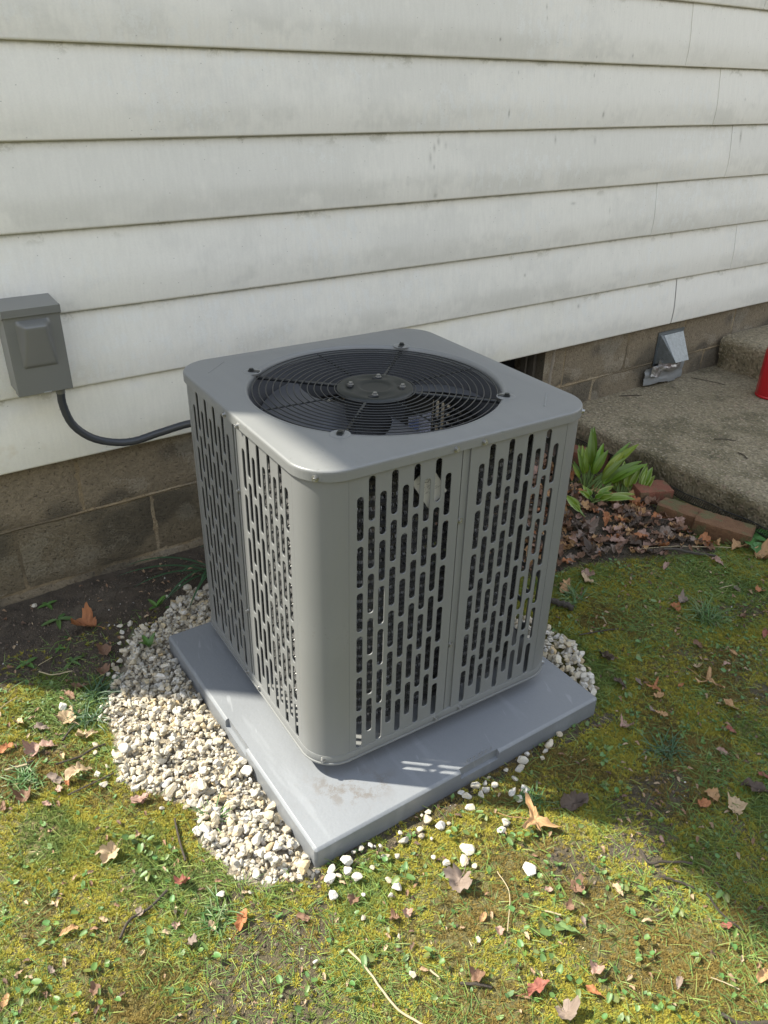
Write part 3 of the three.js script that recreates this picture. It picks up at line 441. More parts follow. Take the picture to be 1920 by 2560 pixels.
  const screw = (x, y, z, turn, mat = M.zinc) => { const m = part('screw', screwGeo, mat, ac); m.position.set(x, y, z); m.rotation.y = turn; };
  const D = RC * (Math.SQRT1_2), cc = 0.3435 - 0.083 + 0.083 * Math.SQRT1_2;
  for (let k = 0; k < 4; k++) {
    const t = k * Math.PI / 2, rot = (x, z) => [Math.cos(t) * x + Math.sin(t) * z, -Math.sin(t) * x + Math.cos(t) * z], put = (x, y, z, a) => { const q = rot(x, z); screw(q[0], y, q[1], t + a); };
    put(-0.031, 0.7815, 0.3435, 0); put(0.036, 0.7815, 0.3435, 0); put(-0.033, 0.0975, H + 0.001, 0); put(0.036, 0.0975, H + 0.001, 0); put(-0.0045, 0.615, H - 0.0022, 0); put(-0.0045, 0.30, H - 0.0022, 0);
    put(-cc, 0.7815, cc, -Math.PI / 4); put(-(H - RC + (RC + 0.001) * Math.SQRT1_2), 0.0975, H - RC + (RC + 0.001) * Math.SQRT1_2, -Math.PI / 4);
  }
}

// ================================================================ disconnect box and conduit
{
  const b = thing('disconnect_box', 'grey steel electrical disconnect box with embossed cover on the siding', 'electrical box', [-0.518, 0.664, -0.004]);
  const W = 0.1335;
  part('enclosure', metreUV(merge([box(W - 0.004, 0.205, 0.085, 0, 0.1045, 0.0435, 0.002)])), M.boxGrey, b);
  const cover = part('cover', metreUV(merge([box(W, 0.2025, 0.004, 0, 0.1025, 0.1005, 0.0015), box(0.002, 0.2025, 0.028, -W / 2 + 0.001, 0.1025, 0.0845), box(0.002, 0.2025, 0.028, W / 2 - 0.001, 0.1025, 0.0845)])), M.boxGrey, b);
  // pull hood pressed out of the cover: deep at the top, running out to nothing below
  { const n = 26, m = 30, pos = [], uv = [], idx = []; for (let j = 0; j <= m; j++) for (let i = 0; i <= n; i++) { const v = j / m, u = i / n * 2 - 1, y = mix(0.071, 0.191, v), x = u * 0.0425; const side = mix(0.98, 0.62, smooth(0, 0.85, v)); const top = smooth(1, 0.90, v), sd = smooth(1, side - 0.12, Math.abs(u)) ; const hgt = 0.025 * Math.min(1, 0.12 + v * 1.05); pos.push(x, y, 0.1028 + hgt * Math.min(top * sd * smooth(0, 0.05, v), 1)); uv.push(x, y); if (i < n && j < m) { const k = j * (n + 1) + i; idx.push(k, k + 1, k + n + 1, k + 1, k + n + 2, k + n + 1); } } const g = new THREE.BufferGeometry(); g.setAttribute('position', new THREE.Float32BufferAttribute(pos, 3)); g.setAttribute('uv', new THREE.Float32BufferAttribute(uv, 2)); g.setIndex(idx); g.computeVertexNormals(); part('embossed_hood', g, M.boxGrey, cover); }
  { const s = new THREE.Shape(); s.moveTo(0.004, 0.226); s.lineTo(0.107, 0.2195); s.lineTo(0.1075, 0.2025); s.lineTo(0.1055, 0.2025); s.lineTo(0.1052, 0.216); s.lineTo(0.004, 0.214); s.closePath(); const g = new THREE.ExtrudeGeometry(s, { depth: W + 0.004, bevelEnabled: true, bevelThickness: 0.0006, bevelSize: 0.0006, bevelSegments: 1 }); g.rotateY(-Math.PI / 2).translate(W / 2 + 0.002, 0, 0); part('hinged_lid', metreUV(g), M.boxGrey, b); part('lid_end', metreUV(merge([box(0.0015, 0.024, 0.09, W / 2 + 0.0015, 0.209, 0.058), box(0.0015, 0.024, 0.09, -W / 2 - 0.0015, 0.209, 0.058)])), M.boxGrey, b); }
  part('latch_tab', box(0.02, 0.006, 0.004, 0.003, 0.0015, 0.1015, 0.001), M.zinc, b);
  part('conduit_fitting', merge([new THREE.CylinderGeometry(0.0145, 0.0145, 0.010, 20).translate(0.041, -0.004, 0.066), new THREE.CylinderGeometry(0.0125, 0.012, 0.012, 20).translate(0.041, -0.013, 0.066)]), M.boxGrey, b);
  const pts = [[-0.477, 0.648, 0.062], [-0.478, 0.615, 0.064], [-0.464, 0.556, 0.066], [-0.429, 0.513, 0.07], [-0.381, 0.487, 0.076], [-0.32, 0.478, 0.09], [-0.245, 0.497, 0.115], [-0.165, 0.528, 0.17], [-0.115, 0.545, 0.26], [-0.09, 0.548, 0.36], [-0.085, 0.545, 0.445]];
  const g = tube(pts, 0.0108, 120, 14); { const p = g.attributes.position; const n = g.attributes.normal; for (let i = 0; i < p.count; i++) { const ring = Math.floor(i / 15); const k = 0.00022 * Math.sin(ring * 2.1); p.setXYZ(i, p.getX(i) + n.getX(i) * k, p.getY(i) + n.getY(i) * k, p.getZ(i) + n.getZ(i) * k); } }
  solo('flexible_conduit', g, M.conduit, 'dark grey flexible conduit looping from the disconnect box to the condenser', 'conduit');
}

// ================================================================ dryer vent hood
{
  const v = thing('vent_hood', 'galvanised wedge-shaped vent hood on the foundation with foil tape below', 'vent hood');
  const A = [2.205, 0.368, -0.026], B = [2.362, 0.367, -0.026], C = [2.220, 0.2590, 0.072], D = [2.342, 0.2500, 0.056], E = [2.200, 0.230, -0.026], F = [2.372, 0.222, -0.026], A2 = [2.212, 0.368, -0.012], B2 = [2.358, 0.368, -0.014];
  const quad = (...q) => { const g = new THREE.BufferGeometry(); const p = q.length === 3 ? [...q[0], ...q[1], ...q[2]] : [...q[0], ...q[1], ...q[2], ...q[0], ...q[2], ...q[3]]; g.setAttribute('position', new THREE.Float32BufferAttribute(p, 3)); g.computeVertexNormals(); return metreUV(g); };
  part('hood_front', quad(A2, C, D, B2), M.galv, v); part('hood_side', quad(A, E, C, A2), M.galv, v); part('hood_side', quad(B, B2, D, F), M.galv, v); part('hood_top', quad(A, A2, B2, B), M.galv, v);
  part('hood_edge', tube([A2, C], 0.0016, 4, 6), M.galv, v);
  part('wall_flange', box(0.19, 0.16, 0.003, 2.285, 0.30, -0.0275), M.galv, v);
  const sheet = (x0, x1, y0, y1, z0, bulge, seed, mat, name) => { const n = 16, m = 12, pos = [], idx = []; for (let j = 0; j <= m; j++) for (let i = 0; i <= n; i++) { const a = i / n, b = j / m; const ya = mix(y0, y1, b) + (b < 0.5 ? (fbm(a * 3, seed, 3, seed) - 0.5) * 0.03 * (1 - b * 2) : 0); pos.push(mix(x0, x1, a), ya, z0 + bulge * Math.sin(a * Math.PI) * (1 - b * 0.6) + (fbm(a * 5, b * 5, 3, seed + 2) - 0.5) * 0.012); if (i < n && j < m) { const k = j * (n + 1) + i; idx.push(k, k + 1, k + n + 1, k + 1, k + n + 2, k + n + 1); } } const g = new THREE.BufferGeometry(); g.setAttribute('position', new THREE.Float32BufferAttribute(pos, 3)); g.setIndex(idx); g.computeVertexNormals(); part(name, metreUV(g), mat, v); };
  sheet(2.118, 2.41, 0.1405, 0.222, -0.010, 0.022, 5, M.ductTape, 'flashing_sheet'); sheet(2.145, 2.222, 0.188, 0.235, 0.006, 0.012, 9, M.foil, 'foil_tape'); sheet(2.19, 2.36, 0.200, 0.262, 0.004, 0.020, 12, M.foil, 'flap');
}

// ================================================================ red container, bricks, edging mesh
{
  const p = gp(1917, 992, 0.13), r = thing('red_container', 'glossy red plastic container standing on the patio beside the step', 'container', [p.x + 0.012, 0.1305, p.z]);
  const shape = new THREE.Shape(); const n = 96; for (let i = 0; i < n; i++) { const a = i / n * Math.PI * 2, rr = 0.052 + 0.0028 * Math.pow(Math.abs(Math.sin(4 * a)), 0.5); i ? shape.lineTo(Math.cos(a) * rr, Math.sin(a) * rr) : shape.moveTo(rr, 0); }
  part('body', toCreasedNormals(new THREE.ExtrudeGeometry(shape, { depth: 0.20, bevelEnabled: true, bevelThickness: 0.006, bevelSize: 0.005, bevelSegments: 4 }).rotateX(-Math.PI / 2).translate(0, 0.014, 0), 0.8), M.red, r);
  part('base_ring', new THREE.LatheGeometry([[0.0, 0], [0.055, 0], [0.0605, 0.003], [0.061, 0.010], [0.058, 0.014], [0.05, 0.016]].map(q => new THREE.Vector2(...q)), 48), M.red, r);
  part('lid', new THREE.LatheGeometry([[0, 0.236], [0.04, 0.235], [0.054, 0.232], [0.058, 0.228], [0.058, 0.219], [0.052, 0.217]].map(q => new THREE.Vector2(...q)), 48), M.red, r);
  const bricks = [[1.490, 0.215, 0.35, 0.062, M.brick, 'plain red brick half hidden behind the hosta leaves by the patio'], [1.445, 0.595, 1.12, 0.074, M.brick, 'red brick lying across the edging in front of the variegated hosta'], [1.428, 0.765, 0.30, 0.058, M.brickMossy, 'moss-stained brick against the patio between two other edging bricks'], [1.449, 0.905, 0.40, 0.064, M.brickMossy, 'large dirty red edging brick with an olive top at the end of the row']];
  bricks.forEach(([x, z, turn, y, mat, label], i) => {
    const g = mergeVertices(new THREE.BoxGeometry(0.092, 0.062, i === 1 ? 0.135 : 0.195, 8, 6, 14)), q = g.attributes.position; for (let k = 0; k < q.count; k++) { const X = q.getX(k), Y = q.getY(k), Z = q.getZ(k), e = (Math.abs(X) > 0.0455 ? 1 : 0) + (Math.abs(Y) > 0.0305 ? 1 : 0) + (Math.abs(Z) > (i === 1 ? 0.067 : 0.097) ? 1 : 0), w = e > 1 ? 0.0006 + 0.0035 * vnoise(X * 70 + Z * 70, Y * 70 + i * 9, 4) : 0; const s = 1 - (e > 1 ? w * 8 : 0); q.setXYZ(k, X * (e > 1 ? 1 - w / 0.046 : 1) + (vnoise(Y * 50, Z * 50 + i, 3) - 0.5) * 0.002, Y * (e > 1 ? 1 - w / 0.031 : 1) + (vnoise(X * 50, Z * 50 + i, 5) - 0.5) * 0.002, Z * (e > 1 ? 1 - w / 0.1 : 1)); } g.computeVertexNormals();
    const m = solo('brick', metreUV(g, i * 0.13, i * 0.07), mat, label, 'brick', 'edging bricks along the patio'); m.position.set(x, y - 0.041, z); m.rotation.set(0.02 * (i - 1), turn, 0.03 * (i % 2 ? 1 : -1));
  });
  const cord = []; const base = [[1.545, 0.12], [1.545, 0.3], [1.535, 0.45], [1.52, 0.56], [1.515, 0.66], [1.52, 0.8], [1.528, 0.95], [1.535, 1.12]], c = new THREE.CatmullRomCurve3(base.map(([x, z]) => new THREE.Vector3(x, 0, z)));
  const net = []; const cell = 0.0085; const N = 118; const P = (t, h) => { const q = c.getPointAt(clamp(t)); return new THREE.Vector3(q.x + 0.004 * Math.sin(t * 40) - h * 0.25, 0.024 + h, q.z); };
  for (let i = 0; i < N; i++) for (const s of [0, 1]) net.push(tube([P((i + (s ? 0 : 2)) / N, 0.002), P((i + 1) / N, 0.018), P((i + (s ? 2 : 0)) / N, 0.035)], 0.0008, 4, 4));
  for (const h of [0.002, 0.0355]) net.push(tube(Array.from({ length: 24 }, (_, i) => P(i / 23, h)), 0.0017, 90, 5));
  solo('edging_mesh', merge(net), M.mesh, 'black plastic mesh edging strip along the foot of the patio', 'edging');
}

// ================================================================ stones
const stoneGeos = [];
{
  for (let s = 0; s < 12; s++) {
    const g = mergeVertices(new THREE.IcosahedronGeometry(1, 4).deleteAttribute('normal').deleteAttribute('uv')), p = g.attributes.position, R = rng(400 + s), v = new THREE.Vector3();
    const planes = Array.from({ length: 8 + Math.floor(R() * 4) }, () => ({ n: new THREE.Vector3(R() - 0.5, R() - 0.5, R() - 0.5).normalize(), d: 0.46 + R() * 0.34 }));
    const sc = [1.15 + R() * 0.4, 0.7 + R() * 0.25, 0.85 + R() * 0.3];
    for (let i = 0; i < p.count; i++) {
      v.fromBufferAttribute(p, i).normalize(); let r = 1.0; for (const q of planes) { const c = v.dot(q.n); if (c > 0.05) r = Math.min(r, q.d / c); }
      r = r + (fbm(v.x * 4 + s * 5 + 9, v.y * 4 + v.z * 3.3 + 9, 3, 410 + s) - 0.5) * 0.10; v.multiplyScalar(r); p.setXYZ(i, v.x * sc[0], v.y * sc[1], v.z * sc[2]);
    }
    const h = toCreasedNormals(g, 0.22); const uv = new Float32Array(h.attributes.position.count * 2); for (let i = 0; i < uv.length / 2; i++) { uv[2 * i] = h.attributes.position.getX(i) * 0.35 + s * 0.17; uv[2 * i + 1] = (h.attributes.position.getZ(i) + h.attributes.position.getY(i)) * 0.35 + s * 0.31; } h.setAttribute('uv', new THREE.BufferAttribute(uv, 2)); stoneGeos.push(h);
  }
}
const stoneCols = [[0.58, 0.54, 0.45], [0.55, 0.49, 0.375], [0.63, 0.60, 0.54], [0.47, 0.41, 0.31], [0.46, 0.43, 0.37], [0.58, 0.50, 0.35], [0.52, 0.41, 0.25]];
const stoneMats = stoneCols.map(c => new THREE.MeshStandardMaterial({ color: lin(...c), map: T.stone, bumpMap: T.stoneBump, bumpScale: 0.0012, roughness: 0.92 }));
const stoneInst = new THREE.MeshStandardMaterial({ color: lin(1, 1, 1), map: T.stone, bumpMap: T.stoneBump, bumpScale: 0.0012, roughness: 0.92 });
const pickStone = r => r < 0.30 ? 0 : r < 0.48 ? 1 : r < 0.68 ? 2 : r < 0.78 ? 3 : r < 0.86 ? 4 : r < 0.96 ? 5 : 6;
{
  // drop stones one by one on a height field so that they pile without floating
  const cell = 0.003, X0 = -0.75, Z0 = 0.1, NX = 440, NZ = 400, hf = new Float32Array(NX * NZ).fill(NaN), R = rng(31);
  const at = (i, j) => { if (i < 0 || j < 0 || i >= NX || j >= NZ) return -1; const k = j * NX + i; if (Number.isNaN(hf[k])) hf[k] = gh(X0 + i * cell, Z0 + j * cell); return hf[k]; };
  const stones = [];
  const drop = (x, z, r) => {
    const ci = Math.round((x - X0) / cell), cj = Math.round((z - Z0) / cell), q = Math.ceil(r / cell); let hs = [];
    for (let j = -q; j <= q; j++) for (let i = -q; i <= q; i++) { const d = Math.hypot(i, j) * cell / r; if (d < 0.8) hs.push(at(ci + i, cj + j)); }
    hs.sort((a, b) => a - b); const y = hs[Math.floor(hs.length * 0.72)] + r * 0.42;
    for (let j = -q; j <= q; j++) for (let i = -q; i <= q; i++) { const d = Math.hypot(i, j) * cell / r; if (d < 0.95) { const k = (cj + j) * NX + ci + i; if (k >= 0 && k < hf.length) hf[k] = Math.max(at(ci + i, cj + j), y + r * 0.62 * Math.sqrt(Math.max(0, 1 - d * d)) - r * 0.1); } }
    stones.push({ x, y, z, r, g: Math.floor(R() * 12), c: pickStone(R()), a: [(R() - 0.5) * 1.1, R() * 6.28, (R() - 0.5) * 1.1] });
  };
  const place = (poly, n, lo, hi, box) => { let k = 0, guard = 0; while (k < n && guard++ < n * 60) { const x = mix(box[0], box[1], R()), z = mix(box[2], box[3], R()); if (!inPoly(poly, x, z) || inPad(x, z, 0.006)) continue; const edge = ![[0.012, 0], [-0.012, 0], [0, 0.012], [0, -0.012]].every(([a, b]) => inPoly(poly, x + a, z + b)); if (edge && R() < 0.5) continue; drop(x, z, lo + (hi - lo) * Math.pow(R(), 2.0)); k++; } };
  place(gravelPoly, 2600, 0.0038, 0.0072, [-0.68, 0.22, 0.14, 1.30]); place(gravelPoly, 1050, 0.0055, 0.0112, [-0.68, 0.22, 0.14, 1.30]); place(gravelPoly, 1300, 0.0028, 0.0052, [-0.68, 0.22, 0.14, 1.30]); place(gravelPoly, 60, 0.010, 0.0145, [-0.68, 0.22, 0.14, 1.30]);
  place(gravelRight, 420, 0.0055, 0.0125, [0.39, 0.57, 0.6, 1.23]);
  // those that show largest are things of their own, the rest is one bed
  const seen = (s) => { const v = new THREE.Vector3(s.x, s.y, s.z).project(camera); return Math.abs(v.x) < 1 && Math.abs(v.y) < 1; };
  const order = stones.map((s, i) => ({ i, k: (seen(s) ? 1 : 0.2) * s.r * (i > 2600 ? 1.4 : 0.6) })).sort((a, b) => b.k - a.k), own = new Set(order.slice(0, 290).map(o => o.i));
  const put = (o, s) => { o.position.set(s.x, s.y, s.z); o.rotation.set(...s.a); o.scale.setScalar(s.r); };
  const rest = Array.from({ length: 12 }, () => []);
  stones.forEach((s, i) => { if (own.has(i)) { const m = solo('gravel_stone', stoneGeos[s.g], stoneMats[s.c], s.x > 0.3 ? 'pale limestone chip in the short gravel row between the pad and leaf litter' : 'pale limestone chip in the gravel bed beside the equipment pad', 'stone', s.x > 0.3 ? 'stones at the far end of the pad' : 'large stones of the gravel bed'); put(m, s); } else rest[s.g].push(s); });
  const bed = new THREE.Group(); bed.name = 'gravel_bed'; scene.add(bed); tag(bed, 'bed of cream and white gravel between the pad and the lawn', 'gravel', null, 'stuff');
  const o = new THREE.Object3D(); rest.forEach((list, gi) => { if (!list.length) return; const im = shadows(new THREE.InstancedMesh(stoneGeos[gi], stoneInst, list.length)); im.name = 'small_stones'; im.userData.kind = 'stuff'; list.forEach((s, i) => { put(o, s); o.updateMatrix(); im.setMatrixAt(i, o.matrix); const c = stoneCols[s.c], k = 0.92 + 0.14 * hash(i, gi, 3); im.setColorAt(i, lin(c[0] * k, c[1] * k, c[2] * k)); }); bed.add(im); });
  // loose stones on moss and soil, where the photograph shows them
  const lawn = [[V_FRONT, [[1600, 258, 40], [1573, 290, 18], [1555, 328, 20], [1466, 305, 20], [1435, 345, 35], [1423, 398, 35], [1340, 405, 18], [1392, 462, 22], [1160, 497, 30], [1273, 495, 22], [1217, 480, 20], [1225, 525, 32], [1195, 555, 25], [1108, 567, 28], [1075, 548, 22], [1128, 635, 33], [1453, 525, 40], [1378, 545, 30], [1413, 585, 33], [1335, 730, 28], [1308, 775, 30], [875, 695, 38], [955, 740, 40], [1000, 720, 14], [832, 755, 22], [840, 795, 25], [733, 820, 30], [712, 772, 20], [898, 805, 16], [1108, 875, 45], [1098, 945, 40], [1157, 970, 18], [983, 955, 32], [912, 917, 15], [698, 910, 22], [625, 915, 25], [390, 940, 40], [405, 1000, 35], [308, 995, 35], [296, 1050, 45], [350, 1030, 20], [455, 1040, 40], [545, 978, 22], [537, 850, 18], [594, 852, 12], [483, 865, 20], [437, 885, 15], [1480, 1005, 50], [880, 655, 20], [840, 668, 15], [1240, 445, 10], [1655, 190, 20]]],
    [V_BL, [[955, 483, 20], [1078, 475, 10], [1438, 487, 30], [1570, 487, 12], [1365, 773, 14], [1572, 585, 17], [698, 110, 14]]], [V_BR, [[57, 452, 30], [25, 425, 18], [28, 488, 12], [408, 682, 16], [125, 832, 18], [65, 665, 10]]]];
  const soil = [[V_SOIL, [[885, 622, 24], [958, 607, 28], [900, 667, 18], [897, 706, 22], [885, 748, 22], [922, 815, 40], [885, 880, 28], [836, 912, 22], [855, 940, 34], [800, 978, 26], [1240, 407, 20], [250, 472, 25], [845, 1000, 25]]], [V_LAWNL, [[650, 465, 60], [1035, 575, 36], [990, 860, 40], [1110, 1080, 26], [1005, 1165, 50], [1070, 1275, 52], [985, 935, 28]]]];
  const loose = (list, label, group) => { for (const [v, ps] of list) for (const [x, y, r] of ps) { const a = gp(...v(x, y), 0.012), b = gp(...v(x + r, y), 0.012), q = clamp(a.distanceTo(b) * 0.86, 0.004, 0.026), gi = Math.floor(R() * 12), m = solo('loose_stone', stoneGeos[gi], stoneMats[[0, 2, 1, 0, 3, 1, 4][Math.floor(R() * 7)]], label, 'stone', group); m.position.set(a.x, Math.max(gh(a.x, a.z), 0) + q * 0.40 + 0.003, a.z); m.rotation.set((R() - 0.5) * 0.7, R() * 6.28, (R() - 0.5) * 0.7); m.scale.setScalar(q); } };
  loose(lawn, 'white limestone chip lying loose on the mossy lawn in front of the pad', 'loose stones on the lawn'); loose(soil, 'white limestone chip strayed from the gravel bed onto bare soil', 'loose stones on the soil');
}

// ================================================================ leaves, twigs, grass, moss
// a leaf from its outline in polar form, three rings, curled; unit length about 1
function leafGeo(kind, seed, curl) {
  const R = rng(seed), N = 44, pos = [], uv = [], idx = [], ph = R() * 6;
  const out = a => out0(a) * (0.74 + 0.52 * vnoise(2.2 + Math.cos(a) * 1.3, 2.2 + Math.sin(a) * 1.3, seed)), out0 = a => {
    if (kind === 'oak') { const t = Math.cos(a), w = 0.46 + 0.15 * Math.cos(t * 8.5 + ph * 0.4) - 0.06 * t; return 0.60 * Math.sqrt(1 / (t * t + (Math.sin(a) / w) ** 2)); }
    if (kind === 'lobed') { let r = 0.13; for (const [c, w, h] of [[0.1, 0.30, 0.50], [2.25, 0.26, 0.44], [-1.95, 0.24, 0.48], [1.1, 0.2, 0.16]]) { let d = Math.abs(Math.atan2(Math.sin(a - c), Math.cos(a - c))); r = Math.max(r, 0.13 + h * Math.exp(-Math.pow(d / w, 1.3))); } return r * (1 + 0.04 * Math.cos(a * 17 + ph)); }
    if (kind === 'maple') return 0.46 * (0.72 + 0.30 * Math.pow(Math.abs(Math.cos(a * 2.5)), 0.9) + 0.05 * Math.cos(a * 15 + ph) + 0.03 * Math.cos(a * 23)) * (1 + 0.12 * Math.cos(a));
    const w = 0.42 + 0.1 * Math.sin(ph); return 0.5 * Math.sqrt(1 / (Math.cos(a) ** 2 + (Math.sin(a) / w) ** 2)) * (1 + 0.05 * Math.cos(a * 13 + ph) + 0.06 * Math.cos(a * 5));
  };
  if (kind === 'lobed') curl *= 0.35; const foldK = kind === 'lobed' ? 0.12 : 0.1 + 0.5 * vnoise(seed, 3, 4); const hgt = (x, z, r) => curl * (1.1 * x * x * Math.sin(ph) + 1.4 * z * z + 0.5 * x * z * Math.cos(ph * 2)) + (fbm(x * 5 + seed, z * 5, 3, seed) - 0.5) * 0.42 * (0.3 + r) + foldK * Math.abs(z);
  pos.push(0, hgt(0, 0, 0), 0); uv.push(0.5, 0.5);
  for (let k = 1; k <= 4; k++) for (let i = 0; i < N; i++) { const a = i / N * Math.PI * 2, r = out(a) * Math.pow(k / 4, 0.9), x = Math.cos(a) * r, z = Math.sin(a) * r; pos.push(x, hgt(x, z, k / 4), z); uv.push(x + 0.5, z + 0.5); const n = 1 + (k - 1) * N, p = i, q = (i + 1) % N; if (k === 1) idx.push(0, n + q, n + p); else { const m = n - N; idx.push(m + p, m + q, n + p, m + q, n + q, n + p); } }
  const g = new THREE.BufferGeometry(); g.setAttribute('position', new THREE.Float32BufferAttribute(pos, 3)); g.setAttribute('uv', new THREE.Float32BufferAttribute(uv, 2)); g.setIndex(idx); g.computeVertexNormals();
  const y0 = hgt(-0.42, 0, 0.8), stem = tube([[-0.3, hgt(-0.3, 0, 0.5), 0], [-0.55, y0 + 0.02, 0.03], [-0.85, y0 + 0.10 * R(), 0.08 * (R() - 0.5)]], 0.012, 6, 4), rib = tube([[-0.35, hgt(-0.35, 0, 0.6) + 0.012, 0], [0, hgt(0, 0, 0) + 0.012, 0], [0.35, hgt(0.35, 0, 0.6) + 0.012, 0]], 0.009, 8, 4);
  const m = merge([g, stem, rib]); const lo = m.attributes.position; let mn = 1e9; for (let i = 0; i < lo.count; i++) mn = Math.min(mn, lo.getY(i)); m.translate(0, -mn, 0); return m;
}
const leafKinds = { oak: [], maple: [], ovate: [], lobed: [] }; for (const k of Object.keys(leafKinds)) for (let i = 0; i < 5; i++) leafKinds[k].push(leafGeo(k, 500 + i * 13 + k.length, 0.25 + i * 0.28));
const leafCol = { tan: [0.42, 0.25, 0.115], pale: [0.45, 0.33, 0.20], brown: [0.19, 0.105, 0.062], dark: [0.085, 0.058, 0.040], grey: [0.23, 0.175, 0.14], orange: [0.36, 0.145, 0.055], red: [0.28, 0.095, 0.065], pink: [0.36, 0.23, 0.18], green: [0.10, 0.17, 0.045] };
const leafMat = {}; for (const [k, c] of Object.entries(leafCol)) leafMat[k] = new THREE.MeshPhysicalMaterial({ color: lin(...c), map: T.leaf, roughness: 0.72, transmission: 0.08, thickness: 0, side: THREE.DoubleSide });
